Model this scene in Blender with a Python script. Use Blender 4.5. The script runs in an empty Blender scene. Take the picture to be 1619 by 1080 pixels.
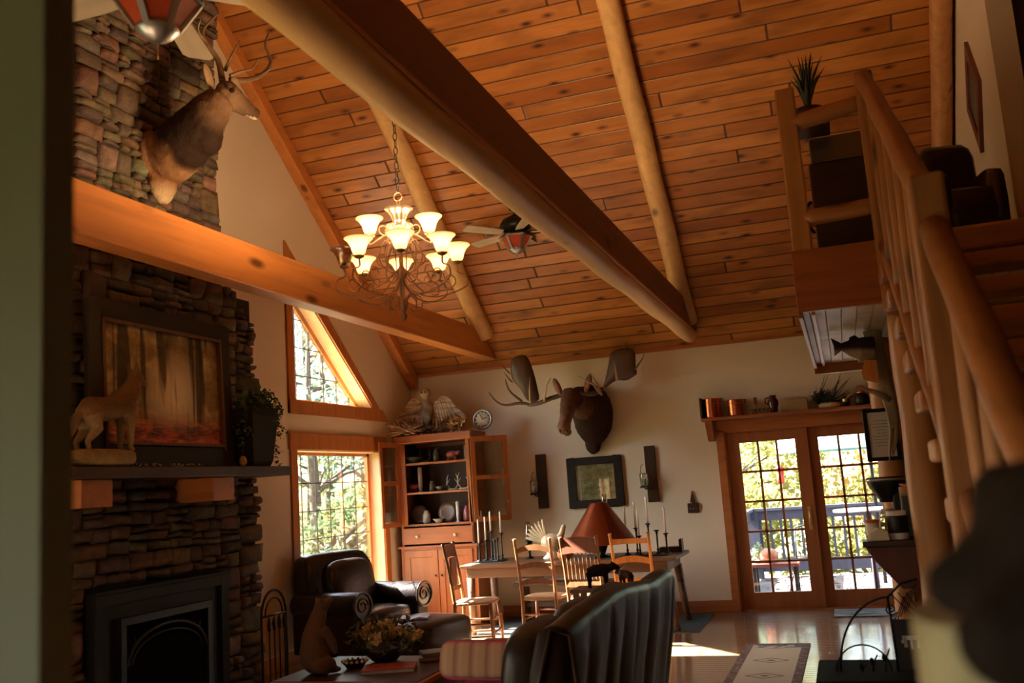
SKY_S=2.4; SUN_S=140.0; EXPO=.02; CHAND_W=34
import bpy, bmesh, math, random
from mathutils import Vector, Matrix, Euler, noise as mnoise
PI=math.pi
R=random.Random(7)
scene=bpy.context.scene
COL=scene.collection
# ------------------------------------------------------------------ camera
CX,CY=810.0,540.0
VXp=(-3650.0,1075.0); VYp=(1335.0,735.0); EYE=1.58
F=math.sqrt(-((VXp[0]-CX)*(VYp[0]-CX)+(VXp[1]-CY)*(VYp[1]-CY)))
ax=-Vector((VXp[0]-CX,VXp[1]-CY,F)).normalized()
ay=Vector((VYp[0]-CX,VYp[1]-CY,F)).normalized()
az=ax.cross(ay)
if az.y>0: az=-az
def c2w(v): return Vector((ax.dot(v),ay.dot(v),az.dot(v)))
cr=c2w(Vector((1,0,0))); cu=-c2w(Vector((0,1,0))); cb=-c2w(Vector((0,0,1)))
cam_d=bpy.data.cameras.new('camera'); cam=bpy.data.objects.new('camera',cam_d); COL.objects.link(cam)
cam.matrix_world=Matrix(((cr.x,cu.x,cb.x,0),(cr.y,cu.y,cb.y,0),(cr.z,cu.z,cb.z,EYE),(0,0,0,1)))
cam_d.sensor_width=36; cam_d.sensor_fit='HORIZONTAL'; cam_d.lens=F/1619*36; cam_d.clip_start=.05; cam_d.clip_end=300
cam_d.dof.use_dof=True; cam_d.dof.focus_distance=9.0; cam_d.dof.aperture_fstop=2.8
scene.camera=cam
def ray(px,py): return c2w(Vector((px-CX,py-CY,F)))
def atY(px,py,Y): d=ray(px,py); return Vector((0,0,EYE))+d*(Y/d.y)
def atX(px,py,X): d=ray(px,py); return Vector((0,0,EYE))+d*(X/d.x)
def atZ(px,py,Z): d=ray(px,py); return Vector((0,0,EYE))+d*((Z-EYE)/d.z)
# ------------------------------------------------------------------ node helpers
MATS={}
class NT:
    def __init__(s,name):
        s.m=bpy.data.materials.new(name); s.m.use_nodes=True; s.t=s.m.node_tree; s.t.nodes.clear()
        s.out=s.n('ShaderNodeOutputMaterial'); s.b=s.n('ShaderNodeBsdfPrincipled'); s.l(s.b.outputs[0],s.out.inputs[0])
    def n(s,ty,**k):
        x=s.t.nodes.new(ty)
        for a,v in k.items(): setattr(x,a,v)
        return x
    def l(s,a,b): s.t.links.new(a,b)
    def set(s,sock,v):
        if hasattr(v,'links') or isinstance(v,bpy.types.NodeSocket): s.l(v,sock)
        elif isinstance(v,(tuple,list)) and len(v)==3 and sock.type=='RGBA': sock.default_value=(*v,1)
        else: sock.default_value=v
    def M(s,op,a,b=None,c=None):
        x=s.n('ShaderNodeMath',operation=op); s.set(x.inputs[0],a)
        if b is not None: s.set(x.inputs[1],b)
        if c is not None: s.set(x.inputs[2],c)
        return x.outputs[0]
    def mix(s,f,a,b,mode='MIX'):
        x=s.n('ShaderNodeMix',data_type='RGBA',blend_type=mode); s.set(x.inputs[0],f); s.set(x.inputs[6],a); s.set(x.inputs[7],b); return x.outputs[2]
    def ramp(s,f,stops):
        x=s.n('ShaderNodeValToRGB'); s.l(f,x.inputs[0]); e=x.color_ramp.elements
        while len(e)<len(stops): e.new(.5)
        for i,(p,c) in enumerate(stops): e[i].position=p; e[i].color=(*c,1) if isinstance(c,(tuple,list)) else (c,c,c,1)
        return x.outputs[0]
    def coord(s,kind='Object'): return s.n('ShaderNodeTexCoord').outputs[kind]
    def mapv(s,v,sc=(1,1,1),loc=(0,0,0),rot=(0,0,0)):
        x=s.n('ShaderNodeMapping'); s.l(v,x.inputs[0]); x.inputs['Scale'].default_value=sc; x.inputs['Location'].default_value=loc; x.inputs['Rotation'].default_value=rot; return x.outputs[0]
    def noise(s,v,scale=5,detail=3,rough=.5,dist=0):
        x=s.n('ShaderNodeTexNoise'); s.l(v,x.inputs['Vector']); x.inputs['Scale'].default_value=scale; x.inputs['Detail'].default_value=detail; x.inputs['Roughness'].default_value=rough; x.inputs['Distortion'].default_value=dist; return x.outputs[0]
    def vor(s,v,scale=5,feature='F1',out=0):
        x=s.n('ShaderNodeTexVoronoi',feature=feature); s.l(v,x.inputs['Vector']); x.inputs['Scale'].default_value=scale; return x.outputs[out]
    def bump(s,h,strength=.3,dist=.02):
        x=s.n('ShaderNodeBump'); s.set(x.inputs['Height'],h); x.inputs['Strength'].default_value=strength; x.inputs['Distance'].default_value=dist; s.l(x.outputs[0],s.b.inputs['Normal']); return x
    def fin(s,col=None,rough=.5,metal=0.0,spec=None,**k):
        if col is not None: s.set(s.b.inputs['Base Color'],col)
        s.set(s.b.inputs['Roughness'],rough); s.set(s.b.inputs['Metallic'],metal)
        if spec is not None: s.b.inputs['Specular IOR Level'].default_value=spec
        for a,v in k.items(): s.set(s.b.inputs[a.replace('_',' ')],v)
        return s.m
def sc3(c,f): return tuple(min(1,x*f) for x in c)
def plain(name,c,rough=.5,metal=0,var=.25,scale=8,bump=.0,bs=60,spec=None):
    if name in MATS: return MATS[name]
    t=NT(name); co=t.coord(); f=t.noise(co,scale,4)
    col=t.mix(f,sc3(c,1-var),sc3(c,1+var))
    if bump: t.bump(t.noise(co,bs,3),bump,.01)
    MATS[name]=t.fin(col,rough,metal,spec); return MATS[name]
def wood(name,c,dark=.5,axis='Z',scale=1.0,rough=.45,knots=.6,spec=.4):
    if name in MATS: return MATS[name]
    t=NT(name); co=t.coord()
    s=[14*scale]*3; s['XYZ'.index(axis)]=1.1*scale
    g=t.noise(t.mapv(co,tuple(s)),1.0,6,.6,.6)
    g2=t.noise(co,1.5,2)
    col=t.ramp(g,[(.25,sc3(c,dark)),(.5,c),(.8,sc3(c,1.25))])
    col=t.mix(t.M('MULTIPLY',g2,.5),col,sc3(c,.7))
    ks=[5*scale]*3; ks['XYZ'.index(axis)]=1.8*scale
    v=t.n('ShaderNodeTexVoronoi'); t.l(t.mapv(co,tuple(ks),loc=(3.3,1.7,.4)),v.inputs['Vector']); v.inputs['Scale'].default_value=1
    r=t.n('ShaderNodeSeparateColor'); t.l(v.outputs['Color'],r.inputs[0])
    k=t.M('MULTIPLY',t.ramp(v.outputs['Distance'],[(.08,1.0),(.2,0.0)]),t.M('LESS_THAN',r.outputs[0],knots))
    col=t.mix(k,col,sc3(c,.22))
    t.bump(g,.15,.01)
    MATS[name]=t.fin(col,rough,0,spec); return MATS[name]
def planks(name,u,v,width,length,ca,cb,kn=.5,groove=.05,rough=.45,kcol=(.06,.02,.01),gcol=.25,spec=.4,coat=0,kf=(1.6,5.0),gdep=.01,grain=.35):
    if name in MATS: return MATS[name]
    t=NT(name); co=t.coord(); s=t.n('ShaderNodeSeparateXYZ'); t.l(co,s.inputs[0])
    U=s.outputs['XYZ'.index(u)]; V=s.outputs['XYZ'.index(v)]
    vv=t.M('DIVIDE',V,width); row=t.M('FLOOR',vv); fv=t.M('FRACT',vv)
    wn=t.n('ShaderNodeTexWhiteNoise',noise_dimensions='1D'); t.l(row,wn.inputs['W'])
    uu=t.M('ADD',t.M('DIVIDE',U,length),t.M('MULTIPLY',wn.outputs[0],7.31)); cell=t.M('FLOOR',uu); fu=t.M('FRACT',uu)
    cb3=t.n('ShaderNodeCombineXYZ'); t.l(row,cb3.inputs[0]); t.l(cell,cb3.inputs[1])
    w2=t.n('ShaderNodeTexWhiteNoise',noise_dimensions='2D'); t.l(cb3.outputs[0],w2.inputs['Vector']); rnd=w2.outputs[0]
    sh=t.M('MULTIPLY',rnd,37.0)
    c3=t.n('ShaderNodeCombineXYZ'); t.l(t.M('ADD',U,sh),c3.inputs[0]); t.l(V,c3.inputs[1]); t.l(sh,c3.inputs[2])
    g=t.noise(t.mapv(c3.outputs[0],(1.3,22,1)),1,5,.6,.5)
    blot=t.noise(t.mapv(c3.outputs[0],(1.5,4,1)),1,3,.5,.3)
    col=t.mix(rnd,ca,cb)
    col=t.mix(t.M('MULTIPLY',g,grain),col,sc3(ca,.35))
    col=t.mix(t.ramp(blot,[(.48,0.0),(.75,.7)]),col,sc3(ca,.35))
    vo=t.n('ShaderNodeTexVoronoi'); t.l(t.mapv(c3.outputs[0],(kf[0],kf[1],1)),vo.inputs['Vector']); vo.inputs['Scale'].default_value=1
    vo.inputs['Randomness'].default_value=.9
    r=t.n('ShaderNodeSeparateColor'); t.l(vo.outputs['Color'],r.inputs[0])
    k=t.M('MULTIPLY',t.ramp(vo.outputs['Distance'],[(.07,1.0),(.13,.55),(.26,0.0)]),t.M('LESS_THAN',r.outputs[0],kn))
    col=t.mix(k,col,kcol)
    e=t.M('MINIMUM',fv,t.M('SUBTRACT',1.0,fv)); eg=t.ramp(e,[(0.0,0.0),(groove,1.0)])
    e2=t.M('MINIMUM',fu,t.M('SUBTRACT',1.0,fu)); eg2=t.ramp(e2,[(0.0,0.0),(.0035/max(length,.1)*2,1.0)])
    gr=t.M('MULTIPLY',eg,eg2)
    col=t.mix(gr,sc3(ca,gcol),col)  # groove colour darkened to stand for the shade deep in the gap
    t.bump(t.M('ADD',gr,t.M('MULTIPLY',g,.08)),.6,gdep)
    MATS[name]=t.fin(col,rough,0,spec,Coat_Weight=coat,Coat_Roughness=.15); return MATS[name]
# ------------------------------------------------------------------ mesh builder
class MB:
    def __init__(s): s.v=[]; s.f=[]; s.sm=[]
    def add(s,vs,fs,smooth=False):
        o=len(s.v); s.v+=[Vector(p) for p in vs]; s.f+=[[i+o for i in f] for f in fs]; s.sm+=[smooth]*len(fs); return s
    def box(s,c,d,rot=None):
        hx,hy,hz=d[0]/2,d[1]/2,d[2]/2; m=Euler(rot).to_matrix() if rot else None; vs=[]
        for x in (-hx,hx):
            for y in (-hy,hy):
                for z in (-hz,hz):
                    p=Vector((x,y,z)); p=m@p if m else p; vs.append(p+Vector(c))
        return s.add(vs,[(0,1,3,2),(4,6,7,5),(0,4,5,1),(2,3,7,6),(0,2,6,4),(1,5,7,3)])
    def bb(s,x0,x1,y0,y1,z0,z1): return s.box(((x0+x1)/2,(y0+y1)/2,(z0+z1)/2),(abs(x1-x0),abs(y1-y0),abs(z1-z0)))
    def beam(s,a,b,w,h,up=(0,0,1)):
        a,b=Vector(a),Vector(b); d=(b-a).normalized(); u=Vector(up); sd=d.cross(u)
        if sd.length<1e-4: sd=d.cross(Vector((1,0,0)))
        sd.normalize(); u=sd.cross(d); vs=[p+sd*i*w/2+u*j*h/2 for p in (a,b) for i in (-1,1) for j in (-1,1)]
        return s.add(vs,[(0,1,3,2),(4,6,7,5),(0,4,5,1),(2,3,7,6),(0,2,6,4),(1,5,7,3)])
    def tube(s,pts,r,n=10,smooth=True,flat=1.0,up=None,wob=0,cap=True):
        pts=[Vector(p) for p in pts]; N=len(pts); rs=r if isinstance(r,(list,tuple)) else [r]*N
        t0=(pts[1]-pts[0]).normalized(); ref=Vector(up) if up else (Vector((0,0,1)) if abs(t0.z)<.9 else Vector((1,0,0)))
        nrm=(ref-t0*ref.dot(t0)).normalized(); vs=[]
        for i,p in enumerate(pts):
            t=(pts[min(i+1,N-1)]-pts[max(i-1,0)])
            t=t.normalized() if t.length>1e-9 else t0
            nrm=nrm-t*nrm.dot(t); nrm=nrm.normalized() if nrm.length>1e-6 else t.orthogonal().normalized(); bn=t.cross(nrm)
            for k in range(n):
                a=2*PI*k/n; rr=rs[i]*(1+(wob*mnoise.noise(p*3+Vector((math.cos(a),math.sin(a),0))*1.3) if wob else 0))
                vs.append(p+nrm*math.cos(a)*rr+bn*math.sin(a)*rr*flat)
        fs=[(i*n+k,i*n+(k+1)%n,(i+1)*n+(k+1)%n,(i+1)*n+k) for i in range(N-1) for k in range(n)]
        s.add(vs,fs,smooth)
        if cap:
            o=len(s.v)-len(vs); s.f.append([o+k for k in range(n)][::-1]); s.f.append([o+(N-1)*n+k for k in range(n)]); s.sm+=[False,False]
        return s
    def cyl(s,a,b,r,r2=None,n=16): return s.tube([a,b],[r,r if r2 is None else r2],n)
    def log(s,a,b,r,r2=None,n=14,seg=14,wob=.12):
        wob*=.45
        a,b=Vector(a),Vector(b); r2=r2 or r; d=b-a
        q=d.normalized().orthogonal()*r*.05
        pts=[a+d*(i/seg)+q*math.sin(i*1.1) for i in range(seg+1)]
        return s.tube(pts,[r+(r2-r)*i/seg for i in range(seg+1)],n,wob=wob)
    def lathe(s,prof,c=(0,0,0),n=24,axis='Z',smooth=True,rot=None):
        vs=[]; m=Euler(rot).to_matrix() if rot else None
        for r,z in prof:
            for k in range(n):
                a=2*PI*k/n; p=Vector((r*math.cos(a),r*math.sin(a),z))
                if axis=='X': p=Vector((p.z,p.x,p.y))
                if axis=='Y': p=Vector((p.x,p.z,p.y))
                if m: p=m@p
                vs.append(p+Vector(c))
        fs=[(i*n+k,i*n+(k+1)%n,(i+1)*n+(k+1)%n,(i+1)*n+k) for i in range(len(prof)-1) for k in range(n)]
        s.add(vs,fs,smooth); o=len(s.v)-len(vs)
        if prof[0]==prof[-1]: return s
        if prof[0][0]>1e-4: s.f.append([o+k for k in range(n)][::-1]); s.sm.append(False)
        if prof[-1][0]>1e-4: s.f.append([o+(len(prof)-1)*n+k for k in range(n)]); s.sm.append(False)
        return s
    def ell(s,c,r,rot=None,n=16,e=1.0):
        # super-ellipsoid; e<1 gives a puffy box
        m=Euler(rot).to_matrix() if rot else None; vs=[]; h=n//2; sg=lambda x,p: math.copysign(abs(x)**p,x)
        for i in range(h+1):
            ph=-PI/2+PI*i/h
            for k in range(n):
                a=2*PI*k/n; p=Vector((r[0]*sg(math.cos(ph),e)*sg(math.cos(a),e),r[1]*sg(math.cos(ph),e)*sg(math.sin(a),e),r[2]*sg(math.sin(ph),e)))
                if m: p=m@p
                vs.append(p+Vector(c))
        return s.add(vs,[(i*n+k,i*n+(k+1)%n,(i+1)*n+(k+1)%n,(i+1)*n+k) for i in range(h) for k in range(n)],True)
    def prism(s,poly,axis,a0,a1,smooth=False):
        def P(p,a): return {'X':(a,p[0],p[1]),'Y':(p[0],a,p[1]),'Z':(p[0],p[1],a)}[axis]
        n=len(poly); vs=[P(p,a0) for p in poly]+[P(p,a1) for p in poly]
        s.add(vs,[list(range(n))[::-1],list(range(n,2*n))]+[(k,(k+1)%n,n+(k+1)%n,n+k) for k in range(n)],smooth); return s
    def leaves(s,c,r,n,size,rnd=None,shell=.5,asp=.55,droop=0):
        rnd=rnd or R; c=Vector(c)
        for _ in range(n):
            d=Vector((rnd.gauss(0,1),rnd.gauss(0,1),rnd.gauss(0,1))).normalized(); k=(shell+(1-shell)*rnd.random())
            p=c+Vector((d.x*r[0],d.y*r[1],d.z*r[2]))*k
            a=Vector((rnd.gauss(0,1),rnd.gauss(0,1),rnd.gauss(0,1)-droop)).normalized(); b=a.orthogonal().normalized()
            b=(b*math.cos(rnd.random()*6)+a.cross(b)*math.sin(rnd.random()*6)).normalized(); L=size*(.6+.8*rnd.random()); w=L*asp*.5
            nn=a.cross(b)*L*.12
            s.add([p,p+a*L*.5+b*w+nn,p+a*L,p+a*L*.5-b*w+nn],[(0,1,2,3)])
        return s
    def build(s,name,mat,parent=None,loc=None,rot=None,bevel=0,sub=0,seg=2):
        me=bpy.data.meshes.new(name); me.from_pydata([tuple(p) for p in s.v],[],s.f); me.update()
        me.polygons.foreach_set('use_smooth',s.sm); me.validate()
        o=bpy.data.objects.new(name,me); COL.objects.link(o)
        if mat: me.materials.append(mat)
        if parent: o.parent=parent
        if loc is not None: o.location=loc
        if rot is not None: o.rotation_euler=rot
        bm=bmesh.new(); bm.from_mesh(me); bmesh.ops.remove_doubles(bm,verts=bm.verts,dist=1e-5); bmesh.ops.recalc_face_normals(bm,faces=bm.faces); bm.to_mesh(me); bm.free()
        if bevel: m=o.modifiers.new('b','BEVEL'); m.width=bevel; m.segments=seg; m.limit_method='ANGLE'; m.angle_limit=.7
        if sub: m=o.modifiers.new('s','SUBSURF'); m.levels=sub; m.render_levels=sub
        return o
def tag(o,label=None,cat=None,group=None,kind=None):
    if label: o['label']=label
    if cat: o['category']=cat
    if group: o['group']=group
    if kind: o['kind']=kind
    return o
def thing(name,label,cat,loc=(0,0,0),rz=0,group=None,rot=None,kind=None):
    o=bpy.data.objects.new(name,None); COL.objects.link(o); o.empty_display_size=.1; o.location=loc; o.rotation_euler=rot or (0,0,rz)
    return tag(o,label,cat,group,kind)
def struct(name,loc=(0,0,0)):
    o=bpy.data.objects.new(name,None); COL.objects.link(o); o.location=loc; o['kind']='structure'; return o
def dup(root,loc,rz=0,label=None,group=None,rot=None,cat=None):
    def cp(o,parent):
        c=o.copy(); COL.objects.link(c); c.parent=parent
        if parent: c.matrix_parent_inverse=o.matrix_parent_inverse.copy()
        for ch in list(o.children): cp(ch,c)
        return c
    r=cp(root,None); r.location=loc; r.rotation_euler=rot or (0,0,rz)
    if label: r['label']=label
    if group: r['group']=group
    if cat: r['category']=cat
    return r
def organic(name,mb,mat,colfn=None,parent=None,loc=(0,0,0),rot=None,voxel=.012,smooth=6,fur=0):
    """one continuous surface out of overlapping shapes"""
    me=bpy.data.meshes.new(name); me.from_pydata([tuple(p) for p in mb.v],[],mb.f); me.update()
    bm=bmesh.new(); bm.from_mesh(me); bmesh.ops.remove_doubles(bm,verts=bm.verts,dist=1e-5); bmesh.ops.recalc_face_normals(bm,faces=bm.faces); bm.to_mesh(me); bm.free()
    o=bpy.data.objects.new(name,me); COL.objects.link(o)
    m=o.modifiers.new('r','REMESH'); m.mode='VOXEL'; m.voxel_size=voxel
    m=o.modifiers.new('s','SMOOTH'); m.iterations=smooth; m.factor=.5
    dg=bpy.context.evaluated_depsgraph_get(); ev=o.evaluated_get(dg); m2=bpy.data.meshes.new_from_object(ev); m2.name=name
    o.modifiers.clear(); o.data=m2; bpy.data.meshes.remove(me)
    m2.polygons.foreach_set('use_smooth',[True]*len(m2.polygons))
    if fur:
        for v in m2.vertices: v.co+=v.normal*fur*mnoise.noise(v.co*22)
    if colfn:
        ca=m2.color_attributes.new('Col','FLOAT_COLOR','POINT')
        for i,v in enumerate(m2.vertices): ca.data[i].color=(*colfn(v.co),1)
    m2.materials.clear(); m2.materials.append(mat)
    if parent: o.parent=parent
    o.location=loc
    if rot: o.rotation_euler=rot
    return o
def mixc(a,b,t): t=max(0,min(1,t)); return tuple(x+(y-x)*t for x,y in zip(a,b))
def furmat(name,rough=.75,bump=.5,scale=90,var=.35):
    if name in MATS: return MATS[name]
    t=NT(name); a=t.n('ShaderNodeAttribute',attribute_name='Col'); co=t.coord()
    f=t.noise(t.mapv(co,(1,1,.45)),scale,4)
    f2=t.noise(co,14,3)
    col=t.mix(t.M('MULTIPLY',t.M('SUBTRACT',1.0,f),var*1.6),a.outputs['Color'],(.02,.01,.006)); col=t.mix(t.M('MULTIPLY',f2,.25),col,(.02,.012,.008))
    t.bump(f,bump,.012); MATS[name]=t.fin(col,rough,0,.15); return MATS[name]
# ------------------------------------------------------------------ materials
PINE=planks('knotty_pine_ceiling','X','Y',.157,4.2,(.38,.125,.024),(.66,.28,.070),kn=.75,groove=.07,rough=.36,spec=.35,kf=(3.0,7.0),grain=.7,gcol=.06,kcol=(.045,.012,.006))
FLOOR=planks('honey_floor_boards','X','Y',.082,1.4,(.31,.185,.095),(.40,.25,.135),kn=.08,groove=.07,rough=.13,spec=.6,coat=.35,gcol=.3,gdep=.002,grain=.3)
LOGWALL=planks('log_wall_boards','X','Z',.2,14,(.22,.075,.025),(.30,.11,.035),kn=.35,groove=.12,rough=.5,gcol=.08,gdep=.03)
LOGWALLY=planks('log_wall_right','Y','Z',.2,14,(.22,.075,.025),(.30,.11,.035),kn=.35,groove=.12,rough=.5,gcol=.08,gdep=.03)
SOFFIT=planks('whitewashed_soffit','Y','X',.09,4,(.62,.52,.36),(.70,.60,.44),kn=.15,groove=.06,rough=.5,gcol=.3)
DECK=planks('deck_boards','X','Y',.14,3,(.11,.105,.115),(.15,.145,.155),kn=.05,groove=.06,rough=.7,gcol=.2)
WALL=plain('beige_plaster',(.70,.64,.53),.85,var=.04,scale=3,bump=.05,bs=120)
SAGE=plain('sage_paint',(.17,.175,.12),.8,var=.05,scale=3)
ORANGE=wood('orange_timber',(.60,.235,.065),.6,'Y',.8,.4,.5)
ORANGEX=wood('orange_timber_x',(.46,.17,.05),.6,'X',.8,.4,.6)
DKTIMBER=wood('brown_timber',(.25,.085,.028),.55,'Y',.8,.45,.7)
LOGB=wood('pale_beam_log',(.86,.58,.26),.8,'Y',.8,.45,.5)
LOGY=wood('golden_log_y',(.68,.42,.18),.7,'Y',.8,.45,.5)
LOGZ=wood('golden_log_z',(.50,.24,.085),.65,'Z',.9,.45,.6)
LOGX=wood('golden_log_x',(.45,.20,.07),.65,'X',.9,.45,.6)
TRIM=wood('window_oak',(.50,.19,.055),.65,'Z',1.2,.4,.15)
TRIMY=wood('window_oak_y',(.50,.19,.055),.65,'Y',1.2,.4,.15)
TRIMX=wood('window_oak_x',(.42,.15,.045),.65,'X',1.2,.4,.15)
CHERRY=wood('cherry_wood',(.36,.115,.032),.6,'Z',1.6,.35,.1,.5)
CHERRYX=wood('cherry_wood_x',(.33,.10,.03),.6,'X',1.6,.35,.1,.5)
OAKCH=wood('chair_oak',(.27,.115,.045),.6,'Z',2,.35,.1,.5)
OAKDK=wood('pressed_oak',(.20,.07,.035),.6,'Z',2,.35,.1,.5)
OAKOR=wood('orange_chair_wood',(.66,.25,.05),.6,'Z',2,.35,.1,.5)
TABLEW=wood('old_table_wood',(.16,.085,.045),.5,'X',1.5,.45,.3,.4)
DARKW=wood('dark_walnut',(.06,.025,.012),.6,'X',1.5,.4,.1,.4)
DARKWZ=wood('dark_walnut_z',(.045,.022,.014),.6,'Z',1.5,.4,.1,.4)
BLACKM=plain('black_iron',(.018,.016,.015),.45,.6,.3,20)
BLACKS=plain('soot_steel',(.009,.009,.009),.6,0,.2,6,spec=.25)
BRONZE=plain('rust_bronze',(.24,.13,.075),.5,.6,.4,25,.3)
IRONB=plain('blue_black_iron',(.03,.04,.05),.45,.5,.3,20)
LEATHER=plain('black_brown_leather',(.020,.015,.014),.27,0,.35,5,.25,35,.6)
LEATHB=plain('brown_leather',(.024,.015,.011),.33,0,.4,5,.3,30,.5)
BRASS=plain('brass',(.6,.4,.14),.3,.9,.1,5)
STEEL=plain('pewter',(.35,.36,.36),.35,.9,.2,8)
WHITEW=plain('candle_wax',(.88,.86,.80),.5,0,.05,5)
COPPER=plain('copper',(.68,.19,.08),.28,1.0,.25,14)
def glassmat(name,tint=(1,1,1),refl=.06,rough=.0):
    t=NT(name); t.t.nodes.remove(t.b); tr=t.n('ShaderNodeBsdfTransparent'); tr.inputs[0].default_value=(*tint,1)
    g=t.n('ShaderNodeBsdfGlossy'); g.inputs['Roughness'].default_value=rough; fr=t.n('ShaderNodeLayerWeight'); fr.inputs[0].default_value=.15
    f=t.M('ADD',t.M('MULTIPLY',fr.outputs['Fresnel'],.6),refl); mx=t.n('ShaderNodeMixShader'); t.l(f,mx.inputs[0]); t.l(tr.outputs[0],mx.inputs[1]); t.l(g.outputs[0],mx.inputs[2]); t.l(mx.outputs[0],t.out.inputs[0]); return t.m
GLASS=glassmat('window_glass'); CLEARG=glassmat('clear_glass',(.9,.92,.9),.12)
def emitmat(name,col,strength,base=(.8,.7,.5),trans=.5):
    t=NT(name); return t.fin(base,.4,0,None,Emission_Color=(*col,1),Emission_Strength=strength)
def stonemat():
    t=NT('ledge_stone'); a=t.n('ShaderNodeAttribute',attribute_name='Col'); co=t.coord(); n1=t.noise(co,9,6,.65); n2=t.noise(co,45,4,.6); n3=t.noise(t.mapv(co,(1,1,5)),3,4)
    col=t.mix(t.ramp(n1,[(.3,0.0),(.75,1.0)]),a.outputs['Color'],(.05,.036,.025)); col=t.mix(t.ramp(n3,[(.55,0.0),(.8,.45)]),col,(.30,.19,.09)); col=t.mix(t.M('MULTIPLY',n2,.35),col,(.03,.025,.02))
    t.bump(t.M('ADD',n1,t.M('MULTIPLY',n2,.5)),.7,.02); return t.fin(col,.72,0,.35)
STONE=stonemat()
MORTAR=plain('dark_mortar',(.03,.024,.018),.95,0,.3,20)
# ================================================================== SETTING
XL=-5.33; YB=11.42; SL=.78; EAVE=3.10; YR=5.5; ZR=EAVE+(YB-YR)*SL; YF=-1.6; SL2=.72; XR=4.0
def zroof(y): return EAVE+(YB-y)*SL if y>=YR else ZR-(YR-y)*SL2
def kS(o): o['kind']='structure'; return o
kS(MB().bb(XL-.2,XR+.2,YF-.2,YB+.2,-.2,0).build('floor',FLOOR))
# ceiling: two boarded slopes
th=math.atan(SL); L1=(YB+.5-YR)/math.cos(th)
m=MB().bb(XL-.3,XR+.3,-.5/math.cos(th),(YB-YR)/math.cos(th),-.15,0)
kS(m.build('ceiling',PINE,loc=(0,YB,EAVE),rot=(PI-th,0,0)))
th2=math.atan(SL2); m=MB().bb(XL-.3,XR+.3,-.05,(YR-YF+.4)/math.cos(th2),-.15,0)
kS(m.build('ceiling',PINE,loc=(0,YR,ZR),rot=(PI+th2,0,0)))
kS(MB().bb(XL,XR,YR-.09,YR+.09,ZR-.32,ZR-.05).build('trim_7',ORANGEX))
# left wall with window openings (and an added, unseen one beyond the chimney)
WY0,WY1,WZ0,WZ1=8.57,10.48,.5,2.12; UZ0,UY1=2.63,10.34; UZT=4.28-.785*(8.57-8.42)-.14
UZR=UZ0
m=MB(); X0,X1=XL-.22,XL
def P(poly): m.prism(poly,'X',X0,X1)
def side(f):
    a,b,c=f(WY0),f(WY1),f(UY1)
    P([(a,0),(b,0),(b,WZ0),(a,WZ0)]); P([(a,WZ1),(b,WZ1),(b,UZ0),(a,UZ0)])
    P([(a,UZT),(c,UZ0),(b,UZ0),(b,zroof(b)+.05),(a,zroof(a)+.05)])
side(lambda y:y)
P([(WY1,0),(YB+.2,0),(YB+.2,zroof(YB)+.05),(WY1,zroof(WY1)+.05)])
P([(11-WY0,0),(WY0,0),(WY0,zroof(WY0)+.05),(YR,ZR),(11-WY0,zroof(11-WY0)+.05)]); P([(11-WY1,0),(11-WY0,0),(11-WY0,WZ0),(11-WY1,WZ0)]); P([(11-WY1,WZ1),(11-WY0,WZ1),(11-WY0,zroof(11-WY0)+.05),(11-WY1,zroof(11-WY1)+.05)]); P([(YF-.2,0),(11-WY1,0),(11-WY1,zroof(11-WY1)+.05),(YF-.2,zroof(YF-.2))])
kS(m.build('wall_left',WALL))
# back wall with the sliding door opening
DX0,DX1,DZ=-1.30,.58,2.06
m=MB(); m.bb(XL-.2,DX0,YB,YB+.2,0,EAVE+.02).bb(DX0,DX1,YB,YB+.2,DZ,EAVE+.02).bb(DX1,XR+.2,YB,YB+.2,0,EAVE+.02)
kS(m.build('wall_back',WALL))
kS(MB().prism([(YF,0),(YB,0),(YB,EAVE),(YR,ZR),(YF,zroof(YF))],'X',XR,XR+.2).build('wall_right',LOGWALLY))
kS(MB().bb(XL-.2,-2.5,YF-.2,YF,0,zroof(YF)+.1).bb(-.7,XR+.2,YF-.2,YF,0,zroof(YF)+.1).bb(-2.5,-.7,YF-.2,YF,0,.7).bb(-2.5,-.7,YF-.2,YF,2.15,zroof(YF)+.1).build('wall_front',WALL))
t=struct('window_added_front',(0,YF,0))  # unseen window added behind the camera to let in daylight
m=MB()
for x in (-2.47,-1.6,-.73): m.bb(x-.03,x+.03,-.12,-.05,.7,2.15)
for z in (.73,1.425,2.12): m.bb(-2.5,-.7,-.12,-.05,z-.03,z+.03)
kS(m.build('window_sash',TRIM,t)); kS(MB().bb(-2.5,-.7,-.09,-.085,.7,2.15).build('pane',GLASS,t))
kS(MB().bb(-2.8,-.883,.87,.92,0,2.75).build('wall_hall',SAGE))
# baseboards and eave trim
kS(MB().bb(-4.2,-1.385,YB-.018,YB,0,.13).build('baseboard_back',TRIMX,bevel=.003))
kS(MB().bb(XL,XL+.018,6.9,11.4,0,.13).build('baseboard_left',TRIMY,bevel=.003))
# sloping board where roof meets the gable wall
def slope_board(name,x0,x1,d0,d1,y0,y1,mat):
    o=MB().prism([(y0,zroof(y0)-d0),(y1,zroof(y1)-d0),(y1,zroof(y1)-d1),(y0,zroof(y0)-d1)],'X',x0,x1).build(name,mat,bevel=.004); return kS(o)
slope_board('trim_1',XL,XL+.13,.0,.17,YR,11.40,ORANGE)
slope_board('trim_8',XL,XL+.13,.0,.17,YF,YR,ORANGE)
kS(MB().prism([(YB,EAVE-.005),(YB-.035,EAVE-.005),(YB-.035,EAVE+.03),(YB,EAVE+.0)],'X',XL+.13,XR).build('trim_2',TRIMX))
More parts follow.
